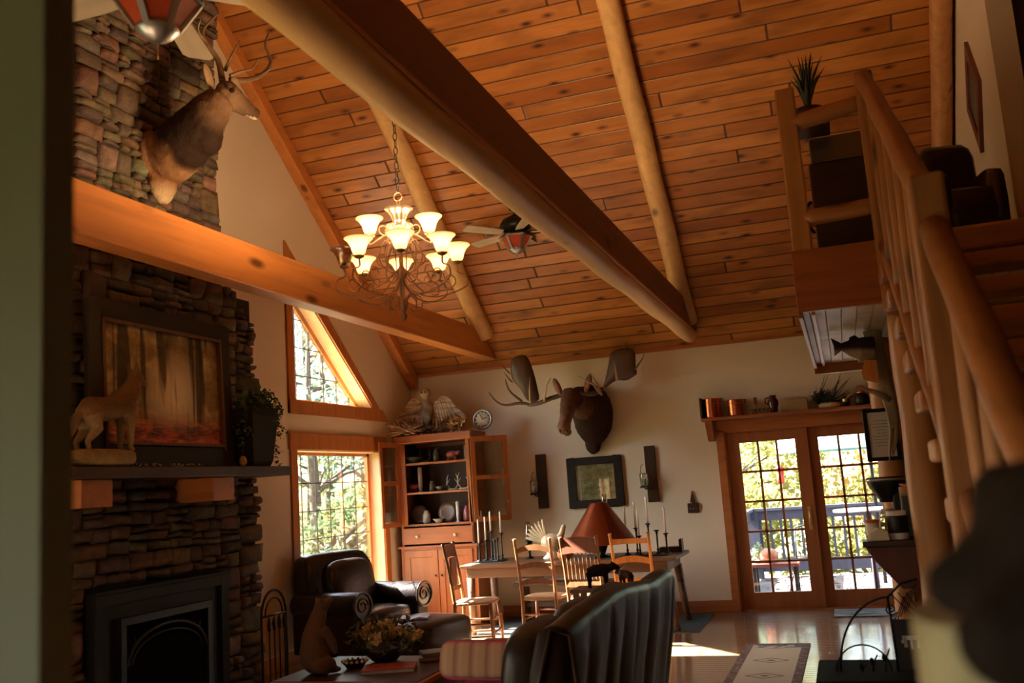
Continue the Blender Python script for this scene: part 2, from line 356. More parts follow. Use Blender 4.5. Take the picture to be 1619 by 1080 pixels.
# timbers
def beamthing(name,label,mb,mat,cat='beam',group=None,**k): return tag(mb.build(name,mat,**k),label,cat,group)
beamthing('tie_beam','square orange timber tie beam passing in front of the stone chimney',MB().prism([(YF,3.205),(11.28,3.205),(10.86,3.535),(YF,3.535)],'X',-4.215,-4.035),ORANGE,bevel=.012)
t=thing('tie_beam','dark brown tie beam with a round log fixed under it, nearest the camera','beam',(-1.56,YF,3.2))
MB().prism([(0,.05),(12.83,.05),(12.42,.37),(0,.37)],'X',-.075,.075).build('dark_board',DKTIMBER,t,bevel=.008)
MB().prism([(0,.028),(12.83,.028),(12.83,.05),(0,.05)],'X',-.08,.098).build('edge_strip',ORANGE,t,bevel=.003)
MB().log((-.005,0,.0),(.005,12.80,.012),.100,.078,n=18,seg=40,wob=.07).build('log',LOGB,t)
def rafter(x,r,label,y0=YR-.0,y1=11.36,mat=LOGY):
    y1=y1; o=MB().log((x,y0,zroof(y0)-r*1.05),(x,y1,zroof(y1)-r*1.05),r,r*1.02,n=16,seg=30,wob=.09).build('rafter',mat); return tag(o,label,'rafter')
rafter(-4.0,.105,'round log rafter above the chandelier, ending over the orange tie beam',y1=10.82)
rafter(-1.52,.105,'round log rafter running down to the far end of the dark tie beam',y1=10.95)
rafter(1.215,.09,'pale round log rafter beside the upstairs wall at upper right',mat=LOGZ)
# ------------------------------------------------------------------ windows
JAMB=wood('sunlit_pine_jamb',(.80,.60,.36),.85,'Z',1.2,.4,.1)  # pale wood, with the sunlight on the reveals put into its colour
def window(name,f,upper,muntins=True):
    t=struct(name,(XL,f(9.5),0)); oy=f(9.5)
    a,b=WY0,WY1; G=XL-.17
    def W(y,z): return (f(y)-oy,z)
    def bar(mb,y0,z0,y1,z1,w,d,x): mb.beam((x-XL,f(y0)-oy,z0),(x-XL,f(y1)-oy,z1),w,d,up=(1,0,0))
    cs=MB(); jb=MB(); sh=MB(); mu=MB()
    if not upper:
        z0,z1=WZ0,WZ1
        cs.prism([W(a-.12,z0-.12),W(a,z0-.12),W(a,z1),W(a-.12,z1)],'X',.0,.022).prism([W(b,z0-.12),W(b+.12,z0-.12),W(b+.12,z1),W(b,z1)],'X',.0,.022)
        cs.prism([W(a-.14,z1),W(b+.14,z1),W(b+.14,z1+.17),W(a-.14,z1+.17)],'X',.0,.03).prism([W(a-.12,z0-.12),W(b+.12,z0-.12),W(b+.12,z0),W(a-.12,z0)],'X',0,.03)
        jb.prism([W(a,z0),W(a+.015,z0),W(a+.015,z1),W(a,z1)],'X',-.2,.005).prism([W(b-.015,z0),W(b,z0),W(b,z1),W(b-.015,z1)],'X',-.2,.005)
        jb.prism([W(a,z1-.015),W(b,z1-.015),W(b,z1),W(a,z1)],'X',-.2,.005).prism([W(a,z0),W(b,z0),W(b,z0+.015),W(a,z0+.015)],'X',-.2,.03)
        y0,y1,w0,w1=a+.015,b-.015,z0+.015,z1-.015; s=.055
        sh.prism([W(y0,w0),W(y0+s,w0),W(y0+s,w1),W(y0,w1)],'X',-.19,-.15).prism([W(y1-s,w0),W(y1,w0),W(y1,w1),W(y1-s,w1)],'X',-.19,-.15).prism([W(y0,w1-s*.6),W(y1,w1-s*.6),W(y1,w1),W(y0,w1)],'X',-.19,-.15).prism([W(y0,w0),W(y1,w0),W(y1,w0+s),W(y0,w0+s)],'X',-.19,-.15)
        g0,g1,h0,h1=y0+s,y1-s,w0+s,w1-s*.6
        for i in range(1,6): y=g0+(g1-g0)*i/6; bar(mu,y,h0,y,h1,.009,.009,G)
        for i in range(1,5): z=h1-(h1-h0)*i/5; bar(mu,g0,z,g1,z,.009,.009,G)
        pane=[W(g0,h0),W(g1,h0),W(g1,h1),W(g0,h1)]
    else:
        z0=UZ0; zt=UZT; c=UY1; k=(zt-z0)/(c-a)
        cs.prism([W(a-.12,z0-.14),W(a,z0-.14),W(a,zt),W(a-.12,zt+.30)],'X',0,.022)
        cs.prism([W(a-.12,z0-.14),W(c+.34,z0-.14),W(c+.2,z0),W(a-.12,z0)],'X',0,.03)
        cs.prism([W(a,zt),W(a-.12,zt+.30),W(c+.30,z0-.13),W(c,z0)],'X',0,.024)
        jb.prism([W(a,z0),W(a+.015,z0),W(a+.015,zt-.02),W(a,zt)],'X',-.2,.005); jb.prism([W(a,z0),W(c,z0),W(c-.02,z0+.015),W(a,z0+.015)],'X',-.2,.005)
        jb.prism([W(a,zt),W(a,zt-.02),W(c-.025,z0),W(c,z0)],'X',-.2,.005)
        s=.055; q=s*1.45
        sh.prism([W(a+.015,z0+.015),W(a+.015+s*.3,z0+.015),W(a+.015+s*.3,zt-.07),W(a+.015,zt-.03)],'X',-.19,-.15)
        sh.prism([W(a,zt-.02),W(a,zt-.02-q),W(c-.03-q/k,z0+.015),W(c-.03,z0+.015)],'X',-.19,-.15); sh.prism([W(a,z0+.015),W(c-.05,z0+.015),W(c-.06,z0+.03),W(a,z0+.03)],'X',-.19,-.15)
        g0=a+.03; top=lambda y: zt-.02-q-(y-a)*k; g1=c-.03-q/k-.02
        for i in range(1,7):
            y=g0+.29*i
            if top(y)>z0+.03: bar(mu,y,z0+.03,y,top(y)+.01,.009,.009,G)
        for i in range(1,5):
            z=z0+.31*i; 
            if z<zt-.1: bar(mu,g0,z,a+(zt-.02-q-z)/k,z,.009,.009,G)
        pane=[W(g0,z0+.03),W(g1,z0+.03),W(g0,top(g0))]
    cs.build('window_casing',TRIM,t); jb.build('window_jamb',JAMB,t); sh.build('window_sash',TRIM,t)
    mu.build('muntins',DARKWZ,t); MB().prism(pane,'X',-.172,-.168).build('pane',GLASS,t)
    for o in t.children: o['kind']='structure'
window('window_1',lambda y:y,False); window('window_2',lambda y:y,True); window('window_added_left',lambda y:11-y,False)  # last one is unseen, added to bounce daylight up onto the beams
# ------------------------------------------------------------------ sliding door
DW=wood('door_wood',(.36,.125,.04),.65,'Z',1.2,.4,.1)
def door(name,x0,x1,y,handle=False):
    t=struct(name,(x0,y,0)); w=x1-x0; s=.145; d=.045
    m=MB(); m.bb(0,s,-d,0,.02,2.04).bb(w-s,w,-d,0,.02,2.04).bb(s,w-s,-d,0,.02,.20).bb(s,w-s,-d,0,1.915,2.04); m.build('door_frame',DW,t,bevel=.004)
    mu=MB(); g0,g1=s,w-s
    for i in (1,2): x=g0+(g1-g0)*i/3; mu.bb(x-.013,x+.013,-d+.008,-.008,.20,1.915)
    for i in range(1,5): z=.20+1.715*i/5; mu.bb(g0,g1,-d+.008,-.008,z-.013,z+.013)
    mu.build('muntins',DW,t); MB().bb(g0,g1,-.025,-.021,.20,1.915).build('pane',GLASS,t)
    if handle:
        h=MB().bb(w-.09,w-.055,-d-.008,-d,.88,1.14).tube([(w-.072,-d-.005,.92),(w-.072,-d-.04,.94),(w-.072,-d-.04,1.08),(w-.072,-d-.005,1.10)],.007,8); h.build('door_handle',BRASS,t)
    for o in t.children: o['kind']='structure'
door('door_1',DX0+.02,-.36,YB+.085,True); door('door_2',-.40,DX1-.02,YB+.14)
m=MB(); m.bb(DX0-.09,DX0,YB-.022,YB,0,DZ+.02).bb(DX1,DX1+.09,YB-.022,YB,0,DZ+.02).bb(DX0-.09,DX1+.09,YB-.022,YB,DZ,DZ+.16)
m.bb(DX0,DX0+.02,YB,YB+.19,0,DZ).bb(DX1-.02,DX1,YB,YB+.19,0,DZ).bb(DX0,DX1,YB,YB+.19,DZ-.02,DZ).bb(DX0,DX1,YB-.0,YB+.19,.0,.02)
kS(m.build('trim_3',TRIMX,bevel=.003))
# ------------------------------------------------------------------ chimney
def stones(rects,x0,seed,jit=.012):
    rr=random.Random(seed); out=[]
    def split(y0,y1,z0,z1):
        w,h=y1-y0,z1-z0; tgt=rr.choice([.05,.06,.075,.10,.14,.20,.28])
        if w>h*rr.uniform(2.4,5.5) and w>.2: c=y0+w*rr.uniform(.35,.65); split(y0,c,z0,z1); split(c,y1,z0,z1)
        elif h>max(tgt,.05)*1.35 and h>.09: c=z0+h*rr.uniform(.35,.65); split(y0,y1,z0,c); split(y0,y1,c,z1)
        elif w>.34: c=y0+w*rr.uniform(.35,.65); split(y0,c,z0,z1); split(c,y1,z0,z1)
        else: out.append((y0,y1,z0,z1))
    for r in rects: split(*r)
    vs=[];fs=[];cols=[]
    pal=[(.16,.108,.078),(.125,.085,.064),(.18,.128,.095),(.095,.07,.056),(.22,.135,.075),(.15,.118,.105),(.18,.095,.062),(.25,.19,.14),(.08,.06,.05)]
    NX,NZ=7,5
    for (a,b,c,d) in out:
        o=len(vs); col=[x*rr.uniform(.75,1.2) for x in rr.choice(pal)]; pr=rr.uniform(.02,.06); tilt=rr.uniform(-.10,.10); g=.004
        cy,cz=(a+b)/2,(c+d)/2; hy,hz=(b-a)/2-g,(d-c)/2-g
        cj=[(rr.uniform(-jit,jit),rr.uniform(-jit,jit)) for _ in range(4)]; sl=rr.uniform(-.15,.15)
        def pt(s,t,x):
            q=.03; S=s*(1-q*t*t*.9*abs(s)); T=t*(1-q*s*s*abs(t)*.9); u,v=(s+1)/2,(t+1)/2
            dj=[sum(w*cj[i][k] for i,w in enumerate([(1-u)*(1-v),u*(1-v),(1-u)*v,u*v])) for k in (0,1)]
            y=cy+S*hy+dj[0]+T*hz*tilt; z=cz+T*hz+dj[1]+S*hy*sl*.12
            p=Vector((x,y,z)); n=mnoise.noise(p*9+Vector((o*.01,0,0))); y+=n*.012; z+=mnoise.noise(p*8+Vector((5,0,0)))*.012
            return (x,y,z)
        for j in range(NZ):
            for i in range(NX):
                s,t=-1+2*i/(NX-1),-1+2*j/(NZ-1); e=max(abs(s),abs(t)); ed=1-max(0,(e-.70)/.30)**2*.55
                x=x0+pr*ed+mnoise.noise(Vector((cy+s*hy,cz+t*hz,o*.01))*6)*.022*ed+mnoise.noise(Vector((cy+s*hy,cz+t*hz,o*.01))*17)*.01*ed; vs.append(pt(s,t,x))
        ring=[(-1+2*i/(NX-1),-1) for i in range(NX)]+[(1,-1+2*j/(NZ-1)) for j in range(1,NZ)]+[(1-2*i/(NX-1),1) for i in range(1,NX)]+[(-1,1-2*j/(NZ-1)) for j in range(1,NZ-1)]
        ri=[i for i in range(NX)]+[j*NX+NX-1 for j in range(1,NZ)]+[(NZ-1)*NX+NX-1-i for i in range(1,NX)]+[(NZ-1-j)*NX for j in range(1,NZ-1)]
        bo=len(vs)
        for s,t in ring: vs.append(pt(s,t,x0-.04))
        for j in range(NZ-1):
            for i in range(NX-1): q=o+j*NX+i; fs.append((q,q+1,q+NX+1,q+NX))
        n=len(ring)
        for k in range(n): fs.append((o+ri[k],bo+k,bo+(k+1)%n,o+ri[(k+1)%n]))
        cols+= [col]*(len(vs)-o)
    return vs,fs,cols
XC=-4.63
t=thing('fireplace_chimney','tall dry-stacked stone chimney breast on the left gable wall','chimney',(XL,5.6,0))
def edge(y0,y1,za,zb,sd,step=.12,amp=.035):
    rr=random.Random(sd); z=za; o=[]
    while z<zb-.02:
        h=min(rr.uniform(.08,.2),zb-z); o.append((y0,y1+rr.uniform(-amp,amp),z,z+h)); z+=h
    return o
rects=[(4.37,4.90,0,1.12),(6.30,6.55,0,1.12),(4.37,6.55,1.12,3.19),(4.45,6.6,3.19,3.36),(4.83,6.15,3.36,7.35)]
rects+=edge(6.55,6.84,0,3.12,3)+edge(6.6,6.72,3.12,3.24,4)+edge(6.15,6.37,3.36,7.0,5,amp=.025)
vs,fs,cols=stones(rects,XC,11)
me=bpy.data.meshes.new('stonework'); me.from_pydata([(p[0]-XL,p[1]-5.6,p[2]) for p in vs],[],fs); me.update()
me.polygons.foreach_set('use_smooth',[True]*len(me.polygons)); ca=me.color_attributes.new('Col','FLOAT_COLOR','POINT')
for i,c in enumerate(cols): ca.data[i].color=(*c,1)
me.materials.append(STONE); o=bpy.data.objects.new('stonework',me); COL.objects.link(o); o.parent=t
m=MB().bb(.005,XC-XL-.01,-1.2,-.7,.0,3.3).bb(.005,XC-XL-.01,.7,1.2,.0,3.3).bb(.005,XC-XL-.01,-.7,.7,1.1,3.3).bb(.005,XC-XL-.01,-.75,.74,3.3,7.4).bb(.005,.3,-.7,.7,0,1.1)
m.build('mortar_core',MORTAR,t)
# mantel
t=thing('mantel_shelf','dark stained plank mantel on timber corbels across the chimney','mantel',(XC,5.6,1.80))
MB().bb(.04,.375,-1.32,1.17,0,.075).build('shelf_board',DARKW,t,bevel=.008)
for y,lab in ((-.93,'bright orange timber corbel'),(.32,'shaded reddish timber corbel')):
    MB().bb(.0,.335,y-.13,y+.13,-.17,-.001).build('corbel',ORANGEX,t,bevel=.006)
# loft
kS(MB().bb(-.13,XR,5.78,8.90,2.49,2.83).build('floor_loft',SOFFIT))
kS(MB().bb(-.155,.56,5.74,5.78,2.48,2.85).bb(-.155,-.13,5.78,8.93,2.45,2.85).bb(-.155,XR,8.90,8.95,2.40,2.85).bb(-.13,XR,5.78,8.9,2.83,2.85).build('trim_4',wood('loft_fascia_wood',(.34,.105,.03),.6,'X',1,.4,.5),bevel=.004))
kS(MB().bb(-.08,-.06,5.8,8.9,2.465,2.49).build('trim_5',TRIMY))
kS(MB().bb(.56,XR,5.72,5.80,2.72,2.86).build('trim_6',LOGX,bevel=.02))
kS(MB().bb(.56,XR,5.82,5.92,0,2.72).build('wall_stair',LOGWALL))
m=MB().prism([(7.2,2.85),(9.9,2.85),(9.9,zroof(9.9)+.03),(7.2,zroof(7.2)+.03)],'X',1.33,1.50)
kS(m.build('wall_upstairs',WALL))
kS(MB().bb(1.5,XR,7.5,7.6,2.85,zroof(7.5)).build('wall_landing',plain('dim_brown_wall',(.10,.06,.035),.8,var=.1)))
# ================================================================== STAIR, POSTS, LOFT RAIL
SX=.36
STY=wood('stair_log_y',(.30,.125,.042),.6,'Y',.8,.45,.5); STZ=wood('stair_log_z',(.36,.16,.055),.6,'Z',.9,.45,.6)
t=thing('log_staircase','open log staircase with peeled log rail coming down at right','staircase',(SX,5.72,0))
k=0; z=2.85-.20; y=5.72-.14
while z>.12:
    MB().bb(-.055,.96,y-5.72-.135,y-5.72+.135,z-.085,z).build('tread',LOGX,t,bevel=.015); z-=.2; y-=.36; k+=1
def tz(yy): return 2.85-.2-(5.42-yy)*.2/.36
for x in (.13,.83):
    MB().beam((x,5.70-5.72,2.66),(x,.9-5.72,.02),.07,.24).build('stringer',STY,t,bevel=.02)
MB().bb(-.05,.05,-.10,.0,2.4,3.84).build('newel_post',STZ,t,bevel=.02)
nb=MB().bb(-.06,.05,3.25-5.72,3.375-5.72,1.15,2.50); nb.build('newel_post',STZ,t,bevel=.012)
a=atY(1364,122,5.66)
MB().log(a-Vector((SX,5.72,0)),Vector((SX,3.38,2.45))-Vector((SX,5.72,0)),.046,.05,seg=16,wob=.12).build('handrail',STY,t)
MB().log((-.0,3.26-5.72,2.31),(.0,1.25-5.72,.96),.048,.05,seg=16,wob=.12).build('handrail',STY,t)
MB().log((.0,5.6-5.72,2.78),(.0,3.35-5.72,1.52),.04,.045,seg=12).build('lower_rail',STY,t)
MB().log((.0,3.25-5.72,1.45),(.0,1.25-5.72,.35),.04,.045,seg=12).build('lower_rail',STY,t)
def railz(yy): return 3.76-(5.66-yy)*(3.76-2.45)/(5.66-3.38) if yy>3.3 else 2.33-(3.26-yy)*(1.33/2.01)
for yy in (5.28,4.93,4.58,4.22,3.88,3.6,2.95,2.62,2.3,1.98,1.66):
    lo=(2.78-(5.6-yy)*.56) if yy>3.3 else 1.45-(3.25-yy)*.55
    MB().log((.0,yy-5.72,lo),(.0,yy-5.72,railz(yy)-.03),.03,.026,n=10,seg=8).build('baluster',STZ,t)
# support posts
t=tag(MB().log((.435,5.93,0),(.435,5.93,2.475),.112,.10,n=20,seg=18,wob=.08).build('log_post',LOGZ),'thick peeled log post carrying the loft corner, right of the framed certificate','post')
t=tag(MB().log((.325,7.35,0),(.325,7.35,2.47),.10,.09,n=18,seg=18,wob=.08).build('log_post',LOGZ),'second log post, behind the coffee shelf, with certificate and fish plaque','post')
# loft guard rail
t=thing('loft_railing','short guard rail of peeled logs at the front edge of the loft','railing',(0,5.80,2.85))
MB().bb(-.145,-.03,-.045,.075,-.02,1.02).build('post',LOGZ,t,bevel=.012)
MB().log((-.06,0,.80),(.36,0,.86),.05,.05,seg=6).build('top_rail',LOGX,t)
MB().log((-.06,0,.20),(.36,0,.22),.05,.05,seg=6).build('bottom_rail',LOGX,t)
# slant topped desk behind the rail and a plant
t=thing('slant_top_desk','dark desk with a sloping grey lid behind the loft rail','desk',(.10,6.25,2.85))
MB().bb(-.10,.50,-.16,.30,0,.62).build('body',DARKW,t,bevel=.01); MB().prism([(-.17,.62),(.30,.62),(.30,.86),(.12,.88)],'X',-.08,.48).build('lid',plain('grey_lid',(.10,.095,.085),.6),t,bevel=.008)
MB().tube([(-.11,-.05,.2),(-.15,-.1,.25),(-.16,-.1,.35),(-.11,-.06,.4)],.012,8).build('handle',BLACKM,t)
t=thing('spiky_plant','spiky dark green plant in a dark pot on top of the loft rail','plant',(.02,6.15,3.755))
MB().bb(-.09,.14,-.03,.2,-.03,.0).build('stand',DARKW,t)
MB().lathe([(.05,0),(.075,.01),(.095,.09),(.10,.12),(.085,.12),(.07,.10),(0,.10)],(0.02,.08,0)).build('pot',DARKWZ,t)
m=MB(); rr=random.Random(5)
for i in range(26):
    a=rr.random()*6.28; L=rr.uniform(.22,.42); o=rr.uniform(.02,.11)
    p=[Vector((.02+math.cos(a)*o*q*q*1.3,.08+math.sin(a)*o*q*q*1.3,.09+L*q)) for q in (0,.35,.7,1)]
    m.tube(p,[.012,.015,.009,.001],6,flat=.3)
m.build('leaves',plain('dark_leaf_green',(.025,.05,.03),.5,var=.4),t)
# upstairs: diamond picture and dark armchair
t=thing('diamond_picture','diamond-hung dark picture on the pale upstairs wall','picture',(1.33,8.08,4.42))
q=[(0,.47),(.33,0),(0,-.47),(-.33,0)]; q2=[(p[0]*.68,p[1]*.68) for p in q]
m=MB()
for i in range(4):
    a,b,c,d=q[i],q[(i+1)%4],q2[(i+1)%4],q2[i]; m.prism([a,b,c,d],'X',-.03,0)
m.build('frame',wood('rust_frame',(.20,.07,.05),.6,'Z'),t); MB().prism(q2,'X',-.015,-.005).build('print',plain('grey_green_print',(.10,.13,.12),.3,var=.7,scale=9),t)
t=thing('armchair','black armchair standing on the landing under the diamond picture','armchair',(.93,6.9,2.85),.2)
MB().ell((0,0,.32),(.20,.30,.16),e=.35).build('seat',LEATHER,t); MB().ell((.02,.26,.55),(.20,.12,.36),e=.4).build('backrest',LEATHER,t)
for s in (-1,1): MB().ell((s*.17,0,.36),(.06,.30,.24),e=.4).build('arm',LEATHER,t)
for sx in (-1,1):
    for sy in (-1,1): MB().cyl((sx*.14,sy*.24,0),(sx*.14,sy*.24,.2),.02,.03,8).build('leg',DARKWZ,t)
# ================================================================== CEILING FANS
AMB=plain('amber_red_glass',(.42,.07,.03),.25,0,.3,12,spec=.6)
BLADE=wood('pale_fan_blade',(.55,.48,.38),.75,'X',1,.5,.05)
def fan(loc,label,top,rz,blade):
    t=thing('ceiling_fan',label,'ceiling fan',loc,rz,'ceiling fans with amber glass bowls')
    m=MB(); m.lathe([(.0,.235),(.10,.24),(.165,.28),(.17,.33),(.13,.39),(.07,.42),(.03,.44),(.0,.44)],n=28); m.build('motor',BLACKM,t)
    MB().cyl((0,0,.43),(0,0,top-loc[2]),.013,n=10).build('down_rod',BLACKM,t)
    MB().lathe([(.012,top-loc[2]-.10),(.06,top-loc[2]-.07),(.07,top-loc[2]+.02)]).build('canopy',BLACKM,t)
    kit=MB(); ribs=MB(); n=6; rt,rb,zt,zb=.175,.085,.19,.055
    for i in range(n):
        a0,a1=2*PI*i/n,2*PI*(i+1)/n; c=lambda a,r,z:(r*math.cos(a),r*math.sin(a),z)
        kit.add([c(a0,rt,zt),c(a1,rt,zt),c(a1,rb,zb),c(a0,rb,zb)],[(0,1,2,3)])
        ribs.beam(c(a0,rt,zt),c(a0,rb,zb),.028,.014); ribs.beam(c(a0,rt,zt),c(a1,rt,zt),.02,.02)
    kit.build('glass_bowl',AMB,t); ribs.build('ribs',STEEL,t)
    MB().lathe([(.0,0),(.02,.004),(.05,.02),(.088,.05),(.09,.06),(.0,.07)],n=24).build('bottom_cap',STEEL,t)
    MB().cyl((0,0,.19),(0,0,.25),.18,.10,24).build('collar',BLACKM,t)
    for i in range(5):
        a=2*PI*i/5; b=MB(); P=[(.17,-.045),(.30,-.062),(.60,-.072),(.625,-.05),(.625,.05),(.60,.072),(.30,.062),(.17,.045)]
        b.prism(P,'Z',-.004,.004); b.build('blade',blade,t,loc=(0,0,.235),rot=(.2,0,a))
        MB().beam((.08,0,0),(.24,0,0),.03,.012).build('blade_arm',BLACKM,t,loc=(0,0,.245),rot=(0,0,a))
    MB().cyl((0.0,0,-.07),(0,0,0),.0025,n=6).build('pull_chain',BRASS,t)
    return t
fan((-2.45,3.0,3.47),'ceiling fan with red amber bowl cut by the top left of the picture',zroof(3.0),math.radians(40),BLADE)
fan((-3.065,9.46,4.055),'small ceiling fan with amber bowl under the boarded slope, beside the chandelier',zroof(9.46),math.radians(14),BLADE)
# ================================================================== CHANDELIER
t=thing('chandelier','wrought bronze chandelier with twelve upturned bell glass shades, most lit','chandelier',(-2.535,5.4,2.68)); CH=t
MB().lathe([(0,-.01),(.012,0),(.022,.02),(.012,.05),(.028,.08),(.035,.11),(.016,.15),(.013,.25),(.03,.28),(.035,.31),(.014,.35),(.012,.55),(.02,.6),(.026,.64),(.012,.68),(.010,.78),(.0,.79)],n=14).build('stem',BRONZE,t)
m=MB(); rr=[Vector((.028*math.cos(a),0,.815+.028*math.sin(a))) for a in [2*PI*i/14 for i in range(15)]]; m.tube(rr,.005,6,cap=False); m.build('hanging_loop',BRONZE,t)
m=MB(); zz=.845; i=0
while zz<7.55-2.68:
    pts=[]
    for q in range(13):
        a=2*PI*q/12; u=.013*math.cos(a); v=.030*math.sin(a); pts.append(Vector((u,0,zz+.028+v)) if i%2 else Vector((0,u,zz+.028+v)))
    m.tube(pts,.0032,5,cap=False); zz+=.05; i+=1
m.build('chain',BLACKM,t)
def spiral(c,r0,r1,a0,a1,n=18): return [(c[0]+(r0+(r1-r0)*i/n)*math.cos(a0+(a1-a0)*i/n),c[1]+(r0+(r1-r0)*i/n)*math.sin(a0+(a1-a0)*i/n)) for i in range(n+1)]
def bez(pts,n=8):
    P=[Vector((*p,0)) for p in pts]; P=[P[0]*2-P[1]]+P+[P[-1]*2-P[-2]]; out=[]
    for i in range(1,len(P)-2):
        for j in range(n):
            u=j/n; a,b,c,d=P[i-1:i+3]; out.append(tuple((.5*((2*b)+(c-a)*u+(2*a-5*b+4*c-d)*u*u+(3*b-a-3*c+d)*u**3))[:2]))
    out.append(tuple(P[-2][:2])); return out
SHL=None
def shademat():
    x=NT('frosted_shade'); x.t.nodes.remove(x.b); tl=x.n('ShaderNodeBsdfTranslucent'); tl.inputs[0].default_value=(1,.90,.70,1); df=x.n('ShaderNodeBsdfDiffuse'); df.inputs[0].default_value=(.9,.75,.5,1)
    mx=x.n('ShaderNodeMixShader'); mx.inputs[0].default_value=.12; x.l(tl.outputs[0],mx.inputs[1]); x.l(df.outputs[0],mx.inputs[2])
    e=x.n('ShaderNodeEmission'); e.inputs[0].default_value=(1,.60,.25,1); e.inputs[1].default_value=.35; ad=x.n('ShaderNodeAddShader'); x.l(mx.outputs[0],ad.inputs[0]); x.l(e.outputs[0],ad.inputs[1]); x.l(ad.outputs[0],x.out.inputs[0]); return x.m
SHL=shademat(); SHD=glassmat('unlit_shade_glass',(.80,.72,.58),.18,.25)
BULB=emitmat('lit_bulb',(1,.78,.45),25)
def chand_arm(ang,r,zc,lit,upper):
    def P(q): return [Vector((a*math.cos(ang),a*math.sin(ang),b)) for a,b in q]
    m=MB()
    if upper:
        m.tube(P(bez([(.015,.30),(.06,.24),(.10,.30),(.075,.42),(.05,.50),(.09,.56),(r,.50),(r,zc-.075)])),.0055,6)
        m.tube(P(spiral((.115,.40),.05,.012,-1.8,5.2)),.004,5); m.tube(P(spiral((.10,.60),.045,.01,-2.6,4)),.004,5)
        m.tube(P(bez([(.03,.32),(.035,.45),(.03,.58),(.055,.64),(.075,.60)])),.004,5)
    else:
        m.tube(P(bez([(.015,.28),(.05,.20),(.14,.15),(.26,.145),(r+.045,.20),(r+.05,.27),(r,.30),(r,zc-.075)])),.0055,6)
        m.tube(P(bez([(.02,.33),(.09,.27),(.16,.22),(.22,.20),(.27,.24),(.26,.30),(.22,.31),(.20,.275)])),.0042,5)
        m.tube(P(spiral((.30,.245),.055,.015,-2.2,4.5)),.004,5)
        m.tube(P(bez([(.02,.12),(.06,.16),(.11,.14),(.12,.09),(.09,.06),(.065,.08)])),.004,5)
        m.tube(P(bez([(.025,.30),(.10,.33),(.14,.42),(.10,.52),(.06,.50),(.07,.45)])),.0042,5)
    m.build('arm',BRONZE,CH)
    x,y=r*math.cos(ang),r*math.sin(ang)
    MB().lathe([(0,-.08),(.012,-.078),(.03,-.068),(.032,-.06),(.014,-.055),(.018,-.045),(.0,-.04)],(x,y,zc),12).build('candle_cup',BRONZE,CH)
    s=MB().lathe([(.020,-.055),(.036,-.047),(.042,-.03),(.050,.0),(.068,.03),(.090,.048),(.0885,.051),(.066,.034),(.047,.002),(.039,-.029),(.033,-.043)],(x,y,zc),24).build('shade',SHL if lit else SHD,CH)
    if not lit: s['label']='unlit clear shade'
    b=MB().ell((x,y,zc-.005),(.014,.014,.022),n=10).build('bulb',BULB if lit else CLEARG,CH)
    if lit:
        ld=bpy.data.lights.new('shade_light','POINT'); ld.energy=CHAND_W; ld.color=(1,.60,.28); ld.shadow_soft_size=.02
        lo=bpy.data.objects.new('shade_light',ld); COL.objects.link(lo); lo.location=CH.location+Vector((x,y,zc+.035))
va=math.atan2(-5.4,2.535)
for i in range(4): chand_arm(va+i*PI/2,.19,.625,i!=0,True)
for i in range(8): chand_arm(va+i*PI/4,.36,.425,i!=6,False)
# ================================================================== FIREPLACE
def sm(c,d,e=.35,rot=None,n=24): return MB().ell(c,(d[0]/2,d[1]/2,d[2]/2),rot,n,e)
XI=XC+.075
t=thing('fireplace_insert','black steel fireplace insert with an arched glass door in the chimney','fireplace',(XI,5.6,0))
w=.69; m=MB(); H=1.09
m.bb(-.06,.02,-w,-w+.09,0,H).bb(-.06,.02,w-.09,w,0,H).bb(-.06,.02,-w+.09,w-.09,H-.09,H).bb(-.06,.035,-w-.01,w+.01,H-.015,H+.01); m.build('surround',BLACKS,t,bevel=.006)
MB().bb(-.05,-.01,-w+.09,w-.09,0,H-.09).build('panel',BLACKS,t)
m=MB(); dw,z0,z1=.42,.10,.86
m.bb(-.01,.03,-dw-.05,-dw,z0,z1).bb(-.01,.03,dw,dw+.05,z0,z1).bb(-.01,.03,-dw-.05,dw+.05,z1,z1+.05).bb(-.01,.03,-dw-.05,dw+.05,z0-.05,z0)
arc=lambda r,h:[(0.02,r*math.cos(a),z1-.26+h*math.sin(a)) for a in [PI*i/20 for i in range(21)]]
m.tube(arc(.40,.22),.014,8).tube(arc(.36,.17),.008,6)
for i in (4,10,16):
    p,q=arc(.40,.22)[i],arc(.42,.30)[i]; m.tube([p,(0.02,q[1],min(q[2],z1))],.006,6)
m.build('arched_door',BLACKM,t,bevel=.003)
MB().bb(-.005,.004,-dw,dw,z0,z1).build('door_glass',plain('dark_oven_glass',(.005,.005,.006),.25,0,.1,spec=.0),t)
